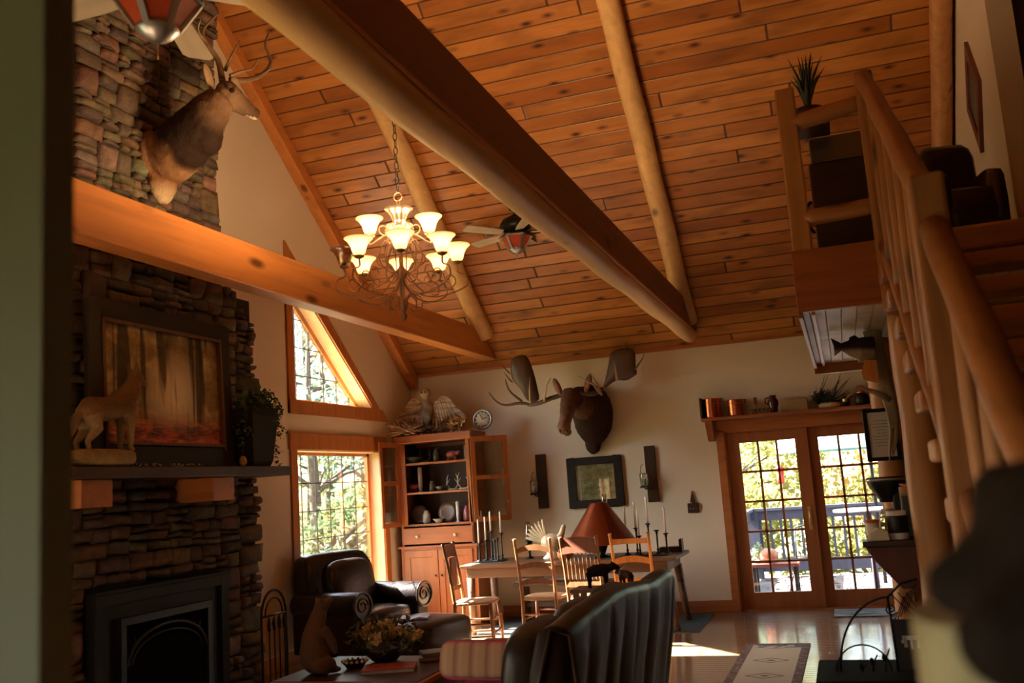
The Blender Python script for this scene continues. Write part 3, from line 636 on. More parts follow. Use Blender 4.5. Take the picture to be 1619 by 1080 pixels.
# forest painting leaning on the mantel
def paintmat(name,stops,glowc=None,gr=.3,glow=None,ground=None,trunks=True,sc=5):
    x=NT(name); co=x.coord('Generated'); s=x.n('ShaderNodeSeparateXYZ'); x.l(co,s.inputs[0]); U,V=s.outputs[1],s.outputs[2]
    n1=x.noise(co,sc,6,.65,.4); col=x.ramp(n1,stops)
    if glow:
        d=x.M('SQRT',x.M('ADD',x.M('POWER',x.M('DIVIDE',x.M('SUBTRACT',U,glow[0]),glow[2]),2.0),x.M('POWER',x.M('DIVIDE',x.M('SUBTRACT',V,glow[1]),glow[3]),2.0)))
        f=x.ramp(x.M('ADD',d,x.M('MULTIPLY',x.M('SUBTRACT',n1,.5),.8)),[(.1,1.0),(.95,0.0)]); col=x.mix(f,col,glowc)
    if trunks:
        for sx,a,b in ((6.0,.55,.60),(15,.60,.66)):
            tn=x.noise(x.mapv(co,(1,sx,.55),loc=(0,sx*.37,.1)),1.0,3,.5,.6); k=x.ramp(tn,[(a-.03,0.0),(b-.03,1.0)])
            col=x.mix(x.M('MULTIPLY',k,.85),col,(.018,.012,.008))
    if ground:
        k=x.M('MULTIPLY',x.ramp(V,[(.12,1.0),(.30,0.0)]),.9); gn=x.noise(x.mapv(co,(1,3,9)),2.5,5,.6,.5)
        col=x.mix(k,col,x.ramp(gn,[(.38,(.02,.008,.008)),(.52,ground),(.66,(.75,.28,.12))]))
    return x.fin(col,.35,0,.4)
t=thing('forest_painting','large dark-framed painting of a misty sunlit forest leaning above the mantel','painting',(XC+.165,5.50,1.877),rot=(0,-.035,0))
m=MB(); W2,H2=.745,1.10; f=.12
m.bb(-.0,.05,-W2,-W2+f,0,H2).bb(0,.05,W2-f,W2,0,H2).bb(0,.05,-W2+f,W2-f,0,f*1.25).bb(0,.05,-W2+f,W2-f,H2-f,H2); fr=m.build('frame',plain('espresso_frame',(.018,.010,.008),.5,0,.3,10,spec=.3),t,bevel=.012)
m=MB(); g=f; m.bb(.03,.06,-W2+g-.0,-W2+g+.02,g,H2-g).bb(.03,.06,W2-g-.02,W2-g,g,H2-g).bb(.03,.06,-W2+g,W2-g,H2-g-.02,H2-g).bb(.03,.06,-W2+g,W2-g,g*1.25,g*1.25+.02); m.build('inner_fillet',wood('fillet',(.16,.07,.035),.6,'Z'),t)
MB().bb(.012,.02,-W2+f,W2-f,f*1.2,H2-f).build('canvas',paintmat('forest_canvas',[(.3,(.07,.045,.02)),(.5,(.34,.24,.11)),(.7,(.75,.60,.34))],(.98,.90,.70),glow=(.58,.45,.28,.42),ground=(.45,.06,.04)),t)
# ivy vase
t=thing('ivy_vase','black square urn with trailing ivy at the far end of the mantel','planter',(XC+.25,6.44,1.876))
MB().add(*[[Vector((x*k*.85,y*k*1.35,z)) for z,k in ((0,.085),(.04,.10),(.40,.135),(.46,.13)) for x,y in ((-1,-1),(1,-1),(1,1),(-1,1))],[(0,3,2,1),(12,13,14,15)]+[(i*4+k,i*4+(k+1)%4,i*4+4+(k+1)%4,i*4+4+k) for i in range(3) for k in range(4)]]).build('urn',plain('matt_black_urn',(.016,.012,.011),.6,spec=.2),t,bevel=.006)
IVY=plain('ivy_leaf',(.045,.095,.03),.45,0,.5,9); rr=random.Random(3); m=MB()
m.leaves((0.02,0.02,.52),(.14,.21,.13),520,.042,rr,.3)
for y,x,L in ((.20,.05,.42),(.24,.0,.50),(.17,.10,.30),(-.16,.08,.28),(-.20,.04,.40),(.22,.08,.24),(.1,.13,.2)):
    for k in range(int(L*120)):
        u=rr.random(); m.leaves((x+.02*math.sin(u*9),y+.03*math.sin(u*7)+(.04 if y>0 else -.03)*u,.5-L*u),(.025,.025,.02),1,.036,rr)
m.build('ivy',IVY,t)
# fox on a rock
FUR=furmat('fur'); o=atX(205,735,XC+.2)
t=thing('coyote_mount','small tan coyote standing on a flat rock in front of the painting','figurine',(XC+.30,4.80,1.876))
MB().ell((-.0,-.06,.055),(.075,.27,.055),n=20,e=.5).build('rock',plain('yellow_rock',(.34,.26,.13),.8,0,.6,18,.6,40),t)
m=MB(); m.tube([(0,-.17,.27),(0,-.12,.30),(0,0,.31),(0,.09,.345),(0,.15,.41),(0,.175,.46)],[.04,.066,.062,.068,.05,.042],14)
m.ell((0,.19,.485),(.036,.05,.038)).tube([(0,.20,.48),(0,.27,.455)],[.028,.013],10)
for s in (-1,1):
    m.tube([(s*.03,.10,.34),(s*.034,.12,.24),(s*.034,.115,.12),(s*.034,.13,.10)],[.036,.022,.014,.016],10)
    m.tube([(s*.03,-.14,.28),(s*.036,-.11,.20),(s*.036,-.17,.14),(s*.036,-.155,.09),(s*.036,-.13,.085)],[.05,.03,.015,.014,.014],10)
    m.tube([(s*.022,.175,.51),(s*.03,.165,.565)],[.018,.004],8)
m.tube([(0,-.18,.28),(0,-.23,.22),(0,-.26,.13)],[.02,.032,.01],10)
m.v=[Vector((v.x*1.25,v.y*1.3,.10+(v.z-.10)*1.25)) for v in m.v]
organic('body',m,FUR,lambda p: mixc((.26,.16,.08),(.50,.36,.20),(.38-p.z)*7) if p.z<.46 else mixc((.30,.18,.08),(.52,.38,.22),(p.y-.26)*9),t,voxel=.008,smooth=3)
# pebbles / beads and candles on mantel
t=tag(MB().ell((0,0,.04),(.03,.03,.042),n=10).build('pine_cone_ornament',plain('tan_stone',(.42,.26,.15),.7,.0,.3,20),loc=(XC+.29,6.23,1.876)),'small tan stone on the mantel in front of the black urn','stone')
m=MB(); rr=random.Random(12)
for i in range(70):
    y=4.75+rr.random()*.95; m.ell((XC+.30+rr.uniform(-.02,.035),y,1.876+rr.uniform(.004,.02) if rr.random()<.75 else 1.84+rr.uniform(-.02,.03)),(.006,)*3,n=6)
tag(m.build('bead_garland',plain('pearl_bead',(.75,.72,.62),.25)),'string of tiny pale beads trailing along the mantel edge','garland',kind='stuff')
# tool stand
t=thing('fireplace_tool_stand','arched wrought iron fireplace tool stand beside the chimney','tool stand',(-4.36,6.62,0))
m=MB(); 
for y in (-.17,.17):
    m.tube([(0,y,0),(0,y,.72)],.010,8)
m.tube([(0,.17*math.cos(a),.72+.19*math.sin(a)) for a in [PI*i/14 for i in range(15)]],.010,8).tube([(0,.12*math.cos(a),.72+.13*math.sin(a)) for a in [PI*i/14 for i in range(15)]],.006,8)
m.tube([(0,-.17,.72),(0,.17,.72)],.008,8).tube([(0,-.17,.08),(0,.17,.08)],.008,8).bb(-.14,.14,-.19,.19,0,.02); m.build('frame',BLACKM,t)
for i,y in enumerate((-.10,-.03,.04,.11)):
    m=MB(); m.tube([(.02,y,.70),(.02,y,.16)],.006,8); m.lathe([(.0,.60),(.013,.61),(.016,.66),(.008,.70),(0,.72)],(.02,y,0),10)
    if i==0: m.bb(-.0,.04,y-.04,y+.04,.05,.18)
    elif i==1: m.ell((.02,y,.13),(.03,.03,.07),e=.7)
    else: m.tube([(.02,y,.16),(.05,y,.12),(.02,y,.10)],.006,6)
    m.build('tool',BLACKM,t)
# ================================================================== SEATING
def scroll(mb,x0,x1,y,z,r): 
    mb.cyl((x0,y,z),(x1,y,z),r,n=24)
t=thing('club_armchair','black leather rolled-arm armchair in front of the left window','armchair',(-4.68,8.66,0),math.radians(-14))
sm((0,0,.24),(.86,.80,.26)).build('seat_base',LEATHER,t)
sm((.08,0,.42),(.74,.62,.20),.45).build('seat_cushion',LEATHER,t)
m=MB(); m.ell((-.34,0,.64),(.16,.50,.38),(0,-.16,0),24,.4).ell((-.39,-.02,.94),(.14,.46,.12),(0,-.1,0),24,.5); organic('backrest',m,LEATHER,None,t,voxel=.025,smooth=8)
m=MB(); m.ell((-.20,.02,.72),(.13,.33,.26),(0,-.22,0),24,.55); m.build('back_cushion',LEATHER,t)
for s in (-1,1):
    m=MB(); m.cyl((-.42,s*.46,.58),(.42,s*.46,.58),.125,n=28).bb(-.42,.40,s*.46-.085,s*.46+.085,.12,.58); a=m.build('arm',LEATHER,t,bevel=.02)
    f=MB(); f.tube([(.425,s*.46+.118*math.cos(q),.58+.118*math.sin(q)) for q in [2*PI*i/24 for i in range(25)]],.012,8,cap=False)
    f.tube([(.425,s*.46+(.08-.055*i/30)*math.cos(i*.3),.58+(.08-.055*i/30)*math.sin(i*.3)) for i in range(31)],.006,6); f.build('scroll_welt',LEATHB,a)
    for x in (-.36,.36): MB().lathe([(.022,0),(.035,.03),(.03,.12)],(x,s*.40,0),12).build('leg',DARKWZ,t)
t=thing('ottoman','puffy black leather ottoman with a magazine on top, before the armchair','ottoman',(-3.93,8.42,0),math.radians(-14))
sm((0,0,.26),(.70,.86,.34),.4).build('cushion',LEATHB,t); MB().bb(-.28,.28,-.36,.36,.06,.14).build('base',DARKWZ,t)
for x in (-.25,.25):
    for y in (-.33,.33): MB().cyl((x,y,0),(x,y,.08),.02,.03,10).build('leg',DARKWZ,t)
t=thing('magazine','open magazine lying on the black ottoman','magazine',(-3.98,8.30,.432),.3)
MB().prism([(-.17,.012),(-.08,.022),(0,.006),(.08,.024),(.17,.014),(.17,0),(-.17,0)],'Y',-.12,.12).build('pages',plain('blue_white_page',(.45,.52,.62),.25,0,.6,18),t)
# sofa: back to the room, facing the fireplace
LEATHS=plain('sofa_leather',(.017,.011,.007),.42,0,.3,4,.2,30,.22)
t=thing('leather_sofa','dark channel-backed leather sofa seen from behind at bottom centre','sofa',(-1.12,5.15,0)); SF=t
Y0,Y1=-1.28,1.25; N=84
vs=[];fs=[]
def crest(v): # v 0..1 along Y
    K=[(0,.995),(.17,1.02),(.35,1.035),(.45,1.03),(.56,1.01),(.77,.97),(.9,.985),(.97,.985),(1.01,.95)]
    for (a,p),(b,q) in zip(K,K[1:]):
        if v<=b: return p+(q-p)*(v-a)/(b-a)
    return K[-1][1]
prof=lambda z,top:[(-.02-.20*(1-z/top))]
rows=14
for i in range(N+1):
    v=i/N; y=Y0+(Y1-Y0)*v; top=crest(v); ph=(v*7.3+.35*mnoise.noise(Vector((v*6,3,0))))%1.0; rib=.022*(1-abs(2*ph-1)**2.2)+.016*mnoise.noise(Vector((v*11,0,2)))
    pr=[]
    for j in range(rows+1):
        u=j/rows; z=.08+(top-.05-.08)*u; x=-.17+.15*u+rib*min(1.0,(1.04-u)*5)+.01*mnoise.noise(Vector((v*8,u*3,0))); pr.append((x,z))
    for j in range(1,7):
        a=PI*j/7; pr.append((pr[rows][0]*1-.075+.075*math.cos(a),top-.05+.055*math.sin(a)))
    for j in range(5): u=j/4; pr.append((pr[rows][0]-.15-.05*math.sin(u*PI),top-.05-(top-.5)*u))
    K=len(pr); vs+= [(x,y,z) for x,z in pr]
for i in range(N):
    for j in range(K-1): a=i*K+j; fs.append((a,a+1,a+K+1,a+K))
    fs.append((i*K+K-1,i*K,(i+1)*K,(i+1)*K+K-1))
fs+=[list(range(K)),[N*K+k for k in range(K)][::-1]]
m=MB(); m.add(vs,fs,True); bo=m.build('backrest',LEATHS,t)
MB().tube([(.0,Y0-.003,.1),(.02,Y0-.008,.5),(-.02,Y0-.008,crest(0)-.03),(-.10,Y0-.008,crest(0)-.01),(-.19,Y0-.008,.7),(-.2,Y0-.005,.45)],.010,6).build('piping',LEATHB,bo)
MB().bb(-1.02,-.20,Y0+.05,Y1-.05,.08,.30).build('seat_base',LEATHS,t,bevel=.03)
for i in range(3):
    y=Y0+.2+(i+.5)*(Y1-Y0-.4)/3; sm((-.62,y,.38),(.78,.70,.18),.4).build('seat_cushion',LEATHS,t); sm((-.34,y,.70),(.24,.70,.50),.5,(0,.15,0)).build('back_cushion',LEATHS,t)
for y in (Y0+.02,Y1-.02):
    m=MB(); m.cyl((-1.02,y,.50),(-.20,y,.50),.12,n=24).bb(-1.0,-.2,y-.09,y+.09,.08,.5); m.build('arm',LEATHS,t,bevel=.02)
for x in (-.95,-.2):
    for y in (Y0+.08,Y1-.08): MB().cyl((x,y,0),(x,y,.09),.025,.035,10).build('leg',DARKWZ,t)
t=thing('throw_pillow','tan striped pillow with magenta piping on the sofa','pillow',tuple(atY(763,1044,5.0)),0,rot=(-.25,.03,.05))
pm=NT('tan_stripe_cloth'); co=pm.coord(); s=pm.n('ShaderNodeSeparateXYZ'); pm.l(co,s.inputs[0]); pm.fin(pm.ramp(pm.M('FRACT',pm.M('MULTIPLY',s.outputs[0],11.0)),[(.3,(.44,.27,.15)),(.5,(.28,.13,.08)),(.8,(.48,.30,.18))]),.8)
m=MB(); m.ell((0,0,0),(.235,.07,.095),n=32,e=.38); c=m.build('cover',pm.m,t)
MB().tube([(.235*math.copysign(abs(math.cos(a))**.38,math.cos(a)),0,.095*math.copysign(abs(math.sin(a))**.38,math.sin(a))) for a in [2*PI*i/40 for i in range(41)]],.013,8,cap=False).build('piping',plain('magenta_cord',(.45,.04,.14),.6),c)
# ================================================================== COFFEE TABLE
t=thing('coffee_table','low wooden coffee table at the bottom left, covered with ornaments','coffee table',(-3.12,5.93,0))
MB().bb(-.53,.50,-.43,.43,.438,.445).build('tabletop',wood('red_brown_top',(.07,.028,.018),.6,'X',1,.4),t); MB().bb(-.55,.52,-.45,.45,.40,.437).build('table_edge',ORANGE,t,bevel=.008)
for x in (-.48,.45):
    for y in (-.38,.38): MB().bb(x-.035,x+.035,y-.035,y+.035,0,.40).build('leg',ORANGE,t,bevel=.005)
MB().bb(-.48,.45,-.38,.38,.30,.40).build('apron',DKTIMBER,t)
t=thing('wildlife_statue','brown carved statue of a sitting bear looking up on the coffee table','statue',(-3.46,5.72,.447),math.radians(50))
m=MB(); m.ell((0,0,.13),(.105,.095,.13)).tube([(0,0,.12),(.0,0,.24),(.02,0,.33),(.045,0,.40)],[.10,.085,.062,.05],16).ell((.06,0,.435),(.055,.045,.045)).tube([(.07,0,.44),(.135,0,.475)],[.033,.018],10)
for s in (-1,1):
    m.ell((.03,s*.075,.06),(.09,.045,.06)).ell((.11,s*.075,.022),(.045,.026,.022)).tube([(.04,s*.07,.29),(.10,s*.075,.20),(.125,s*.06,.12)],[.036,.026,.02],10).ell((.035,s*.036,.475),(.013,.012,.018))
organic('body',m,FUR,lambda p: mixc((.16,.085,.05),(.26,.17,.11),p.x*5),t,voxel=.009,smooth=4)
t=thing('flower_arrangement','dried cream hydrangea and foliage arrangement in a dark bowl','flowers',(-3.17,6.16,.447))
MB().lathe([(.07,0),(.09,.01),(.15,.07),(.17,.10),(.155,.10),(.08,.03),(0,.03)]).build('bowl',DARKWZ,t)
rr=random.Random(9); m=MB()
m.leaves((0,0,.16),(.34,.30,.12),420,.055,rr,.3); m.build('foliage',plain('dusty_leaf',(.07,.075,.04),.7,0,.5,10),t)
for i in range(13):
    a=rr.random()*6.28; d=rr.uniform(.0,.24); m=MB(); m.leaves((d*math.cos(a),d*math.sin(a),.24-d*.35+rr.uniform(-.02,.03)),(.055,.055,.04),90,.024,rr,.5,asp=.9); m.build('blossom',plain('dried_cream_petal',(.62,.50,.25),.8,0,.3,14),t)
t=thing('magazine','magazine with a red cover edge at the front of the coffee table','magazine',(-2.98,5.85,.447),.35)
MB().bb(-.17,.17,-.12,.12,0,.018).build('pages',plain('greenish_page',(.40,.42,.30),.35,0,.5,14),t); MB().bb(-.172,.172,-.122,.122,-.0,.006).build('cover',plain('red_cover',(.35,.06,.06),.4),t,loc=(0,0,.018))
t=thing('glass_dish','small white-beaded dish beside the bear statue','dish',(-3.28,5.93,.447))
MB().lathe([(.05,0),(.06,.005),(.085,.04),(.08,.042),(.055,.01),(0,.008)]).build('bowl',DARKWZ,t)
m=MB()
for i in range(14): a=2*PI*i/14; m.ell((.083*math.cos(a),.083*math.sin(a),.045),(.011,)*3,n=8)
m.build('beads',WHITEW,t)
for i,(z,d,c) in enumerate(((0,(.26,.20),(.22,.10,.06)),(.028,(.24,.18),(.16,.12,.09)))):
    tag(MB().bb(-d[0]/2,d[0]/2,-d[1]/2,d[1]/2,0,.026).build('book',plain('book_cloth_%d'%i,c,.6),loc=(-2.80,6.24,.447+z),rot=(0,0,.4+.2*i),bevel=.003),('brown book at the bottom of the pair beyond the flowers','thin dark book lying on top of the brown book')[i],'book')
t=thing('wooden_crate','pale wooden side crate standing between coffee table and sofa','crate',(-2.42,6.35,0))
MB().bb(-.12,.12,-.2,.2,0,.50).build('body',wood('pale_crate',(.46,.29,.14),.7,'Z'),t,bevel=.006); MB().bb(-.14,.14,-.22,.22,.50,.525).build('lid',OAKDK,t,bevel=.004)
# ================================================================== ANTLERED MOUNTS
HORN=plain('antler',(.16,.10,.055),.45,0,.45,8,.3,40)
HORNP=plain('pale_antler',(.42,.30,.18),.45,0,.35,8,.3,40)
HORND=plain('dark_antler',(.09,.055,.035),.5,0,.4,6,.3,30)
EYEM=plain('glass_eye',(.01,.006,.004),.05,0,.1,spec=.8)
C0=Vector((XC,5.63,4.12))
t=thing('elk_mount','shoulder-mounted elk head with antlers high on the stone chimney','elk mount',C0)
e=lambda px,py,X: atX(px,py,X)-C0
m=MB()
pts=[e(258,258,XC+.03),e(270,248,XC+.14),e(290,228,-4.34),e(312,205,-4.22),e(332,178,-4.12),e(350,158,-4.06)]
m.tube(pts,[.19,.20,.205,.185,.15,.115],22,up=(0,0,1))
m.ell(e(256,285,XC+.05),(.09,.14,.19)).ell(e(325,215,-4.16),(.13,.14,.15)).ell(e(236,240,XC+.05),(.07,.09,.17))
P0,P1,P2,P3=e(359,150,-4.05),e(376,162,-4.01),e(395,176,-3.97),e(407,182,-3.95)
m.tube([P0,P1,P2,P3],[.105,.082,.050,.044],16).ell(P0,(.08,.10,.11))
def elkcol(p):
    h=(p-P0).dot((P3-P0).normalized())
    if h>-.03 and (p-P1).length<.4 and p.y>P0.y-.06:
        c=mixc((.26,.16,.09),(.09,.05,.03),h*4)
        if h>.29: c=(.018,.014,.012)
        if p.z<P2.z-.045 and h>.18: c=(.75,.62,.45)
        return c
    d=(p-pts[0]).dot((pts[4]-pts[0]).normalized()); k=(d-.16+.06*mnoise.noise(p*7))/.10
    base=mixc((.50,.30,.16),(.26,.11,.05),.5+.7*mnoise.noise(p*6)); 
    if p.z<-.12: base=mixc(base,(.80,.64,.42),(-.12-p.z)*8)
    return mixc(base,(.022,.011,.008),k) if d<.52 else mixc((.022,.011,.008),(.22,.13,.075),(d-.52)*6)
organic('body',m,FUR,elkcol,t,voxel=.014,smooth=5,fur=.006)
m=MB().ell(e(330,122,-4.10),(.025,.055,.11),(.75,0,.2)).ell(e(371,131,-4.02),(.02,.05,.06),(-.6,0,0)); organic('ears',m,FUR,lambda p:(.42,.29,.17),t,voxel=.008,smooth=2)
MB().ell(e(367,143,-3.945),(.022,.022,.018),n=10).build('eye',EYEM,t)
def ant(lst,X,rs,mat=HORN,nm='antler'):
    m=MB()
    for (pl,r0,r1) in lst:
        q=[e(x,y,X+dx) for x,y,dx in pl]; Q=[]
        for i in range(len(q)-1):
            for j in range(4):
                u=j/4; a=q[max(i-1,0)];b=q[i];c=q[i+1];d=q[min(i+2,len(q)-1)]; Q.append(.5*((2*b)+(c-a)*u+(2*a-5*b+4*c-d)*u*u+(3*b-a-3*c+d)*u**3))
        Q.append(q[-1]); m.tube(Q,[r0+(r1-r0)*i/(len(Q)-1) for i in range(len(Q))],9,wob=.1)
    m.build(nm,mat,t)
ant([([(352,128,0),(345,95,-.05),(328,70,-.1),(322,47,-.12),(347,20,-.05)],.026,.006),([(356,112,0),(366,90,.05),(380,64,.1)],.016,.004),([(326,66,-.1),(314,48,-.05),(318,30,.0)],.014,.003)],-4.10,1)
ant([([(366,126,0),(385,127,.0),(412,120,.0),(429,99,-.03),(420,72,-.08),(425,52,-.1)],.026,.006),([(364,120,0),(382,113,.06),(400,108,.1),(409,93,.14)],.016,.004),([(414,119,0),(424,112,.06),(432,106,.1)],.012,.004)],-4.03,1)
# moose
M0=Vector((-2.86,YB,2.35))
t=thing('moose_mount','shoulder-mounted moose head with broad palmed antlers on the plaster wall','moose mount',M0)
e=lambda px,py,Y: atY(px,py,Y)-M0
m=MB()
def ring_loft(rings,n=24):
    mb=MB(); vs=[]
    for c,rx,rz,ry in rings:
        for k in range(n): a=2*PI*k/n; vs.append(Vector(c)+Vector((rx*math.cos(a),ry*math.sin(a),rz*math.sin(a))))
    mb.add(vs,[(i*n+k,i*n+(k+1)%n,(i+1)*n+(k+1)%n,(i+1)*n+k) for i in range(len(rings)-1) for k in range(n)]+[list(range(n))[::-1],[(len(rings)-1)*n+k for k in range(n)]],True); return mb
w0=e(938,660,YB-.03)
m.v+= [];  L=ring_loft([(w0,.235,.35,0),(e(938,655,YB-.12),.255,.37,0.02),(e(932,645,YB-.30),.215,.27,.05),(e(920,634,YB-.48),.16,.18,.08),(e(910,628,YB-.60),.12,.13,.08)]); m.add(L.v,L.f,True)
m.ell(e(938,702,YB-.06),(.10,.06,.13))
A,B,Cc,D=e(904,624,YB-.60),e(899,642,YB-.74),e(895,662,YB-.84),e(892,676,YB-.90)
m.tube([A,B,Cc,D],[.125,.098,.074,.072],18).ell(D,(.080,.095,.082)).ell(e(893,668,YB-.90),(.07,.07,.06)).ell(e(897,683,YB-.82),(.055,.07,.05))
def moosecol(p):
    h=(p-A).dot((D-A).normalized())
    if p.y<-.60 or (h>0 and (p-A).length<.5 and p.y<-.5):
        c=mixc((.11,.05,.03),(.20,.095,.05),h*2.2); return mixc(c,(.30,.16,.10),(h-.30)*8)
    return mixc((.038,.018,.012),(.055,.026,.016),.5+mnoise.noise(p*6))
organic('body',m,FUR,moosecol,t,voxel=.015,smooth=5,fur=.006)
for nm,x,y,r in (('ear',882,612,-.35),('ear',930,606,.35)):
    m=MB().ell(e(x,y,YB-.60),(.042,.03,.12),(0,r,0)); o=organic(nm,m,FUR,lambda p:(.27,.17,.10),t,voxel=.009,smooth=2); MB().ell(e(x,y+1,YB-.628),(.022,.012,.06),(0,r,0)).build('inner_ear',plain('ear_pink',(.36,.15,.10),.8),o)
for x,y in ((889,640),(913,636)): MB().ell(e(x,y,YB-.715),(.018,.018,.018),n=10).build('eye',EYEM,t)
MB().ell(e(886,681,YB-.975),(.014,.012,.02),n=8).ell(e(897,683,YB-.965),(.014,.012,.02),n=8).build('nostrils',EYEM,t)
def palm(poly,Y,dy,beams,mat,nm):
    m=MB(); c=Vector((sum(p[0] for p in poly)/len(poly),sum(p[1] for p in poly)/len(poly)))
    n=len(poly); P=[]
    for k in range(3):
        s=(1,.72,.35)[k]
        for p in poly: q=c+(Vector(p)-c)*s; P.append(e(q.x,q.y,Y+dy*(q.x-c.x)/40-(0,.0,.0)[k])+Vector((0,(.05,.02,0)[k],0)))
    cen=e(c.x,c.y,Y); P.append(cen); back=[p+Vector((0,.03,0)) for p in P]; o=len(P)
    fs=[(k*n+i,k*n+(i+1)%n,(k+1)*n+(i+1)%n,(k+1)*n+i) for k in range(2) for i in range(n)]+[(2*n+i,2*n+(i+1)%n,3*n) for i in range(n)]
    fs+= [tuple(o+q for q in f[::-1]) for f in fs]+[(i,(i+1)%n,o+(i+1)%n,o+i) for i in range(n)]
    m.add(P+back,fs,True)
    for pl,r0,r1 in beams:
        q=[e(a,b,Y+d) for a,b,d in pl]; m.tube(q,[r0+(r1-r0)*i/(len(q)-1) for i in range(len(q))],9)
    m.build(nm,mat,t,sub=1)
palm([(853,633),(842,638),(829,634),(824,617),(812,606),(806,598),(804,580),(805,565),(818,560),(830,559),(836,570),(840,582),(846,602),(849,619)],YB-.62,.06,
 [([(902,616,.06),(884,627,.04),(872,629,.02),(860,635,0),(846,640,0),(832,640,.02)],.034,.026),([(840,640,0),(821,636,-.02),(806,641,-.05),(793,641,-.08),(781,632,-.10),(772,618,-.12)],.024,.007),([(828,636,.0),(815,627,-.05),(803,617,-.1),(799,597,-.12)],.020,.006),([(812,606,.02),(804,598,-.02),(797,588,-.05)],.012,.004),([(808,592,.02),(800,584,-.02),(792,575,-.04)],.011,.004)],HORND,'left_antler')
palm([(951,617),(953,606),(957,592),(961,572),(963,555),(970,554),(978,548),(986,551),(990,546),(997,551),(1003,552),(1004,568),(1004,584),(1008,591),(1000,595),(991,602),(981,601),(973,600),(962,608)],YB-.34,-.03,
 [([(914,622,-.25),(930,624,-.22),(945,622,-.12),(955,612,0)],.034,.028),([(1003,586,0),(1011,575,-.04),(1017,566,-.08),(1019,559,-.1)],.014,.005),([(978,550,0),(977,545,-.01)],.010,.004),([(990,548,0),(991,541,-.02)],.010,.003),([(1002,553,0),(1006,545,-.02)],.010,.004)],HORND,'right_antler')
m=MB()
for pl in ([(839,637,-.03),(838,618,-.10),(838.5,597,-.14)],[(861,634,-.02),(864,610,-.10),(871,597,-.14)],[(949,622,.1),(938,607,.0),(928,603,-.05),(913,594,-.1)],[(952,625,.1),(945,608,.05),(934,590,-.0)],[(976,601,.26),(974,586,.22),(972,572,.18)]):
    q=[e(a,b,YB-.62+d) for a,b,d in pl]; MB().tube(q,[.016-.011*i/(len(q)-1) for i in range(len(q))],8).build('pale_tine',HORNP,t)
# ================================================================== WALL THINGS
def wallframe(name,label,cat,x0,x1,z0,z1,fw,mat,pic,Y=YB,glass=True):
    w,h=(x1-x0)/2,(z1-z0)/2; t=thing(name,label,cat,((x0+x1)/2,Y-.002,(z0+z1)/2)); m=MB()
    m.bb(-w,-w+fw,-.035,0,-h,h).bb(w-fw,w,-.035,0,-h,h).bb(-w+fw,w-fw,-.035,0,-h,-h+fw).bb(-w+fw,w-fw,-.035,0,h-fw,h); m.build('frame',mat,t,bevel=.008)
    MB().bb(-w+fw,w-fw,-.014,-.006,-h+fw,h-fw).build('print',pic,t)
    if glass: MB().bb(-w+fw,w-fw,-.019,-.016,-h+fw,h-fw).build('glass',CLEARG,t)
    return t
x=NT('wildlife_print'); co=x.coord('Generated'); s=x.n('ShaderNodeSeparateXYZ'); x.l(co,s.inputs[0]); n=x.noise(co,6,5,.6,1.0)
c=x.ramp(n,[(.3,(.22,.24,.09)),(.5,(.50,.48,.24)),(.65,(.72,.70,.42)),(.8,(.36,.42,.20))]); k=x.ramp(s.outputs[0],[(.14,1.0),(.22,0.0)]); wv=x.ramp(x.M('FRACT',x.M('MULTIPLY',s.outputs[0],14.0)),[(.3,.2),(.6,.9)])  # print tones raised to stand for the window reflected in the glass
c=x.mix(x.M('MULTIPLY',k,wv),c,(.85,.86,.66)); x.fin(c,.3)
wallframe('wildlife_print','black framed green wildlife print under the moose mount','framed print',-3.245,-2.545,1.27,1.885,.095,BLACKM,x.m)
def sconce(x,label):
    t=thing('wall_sconce',label,'sconce',(x,YB-.001,1.63),0,'board sconces flanking the print')
    MB().bb(-.065,.065,-.03,0,-.335,.335).build('back_board',DARKWZ,t,bevel=.003)
    MB().lathe([(.0,0),(.058,.0),(.060,.01),(.052,.018),(0,.018)],(-.075,-.11,-.16),16).tube([(-.06,-.03,-.18),(-.075,-.11,-.17)],.008,6).tube([(-.10,-.04,-.14),(-.125,-.06,0),(-.115,-.05,.10),(-.09,-.03,.12)],.004,5).build('bracket',BLACKM,t)
    MB().lathe([(.05,.015),(.052,.15),(.050,.175),(.048,.175),(.050,.15),(.048,.018)],(-.075,-.11,-.16),20).build('glass_cylinder',CLEARG,t)
    MB().cyl((-.075,-.11,-.14),(-.075,-.11,-.05),.018,n=12).build('candle',WHITEW,t)
sconce(-3.578,'dark board candle sconce left of the green print'); sconce(-2.195,'dark board candle sconce right of the green print')
t=thing('wooden_plaque','small dark plaque with three pegs and a pointed top near the door','plaque',(-1.735,YB-.001,1.20))
MB().bb(-.065,.065,-.02,0,-.06,.055).build('board',DARKWZ,t,bevel=.003); MB().prism([(-.032,.065),(.032,.065),(.0,.20)],'Y',-.018,-.0).build('pointed_top',DARKWZ,t)
MB().box((0,-.01,.06),(.02,.014,.02)).build('link',DARKWZ,t)
for i in range(3): MB().cyl((-.035+.035*i,-.03,-.01),(-.035+.035*i,-.02,-.01),.008,n=8).build('peg',STEEL,t)
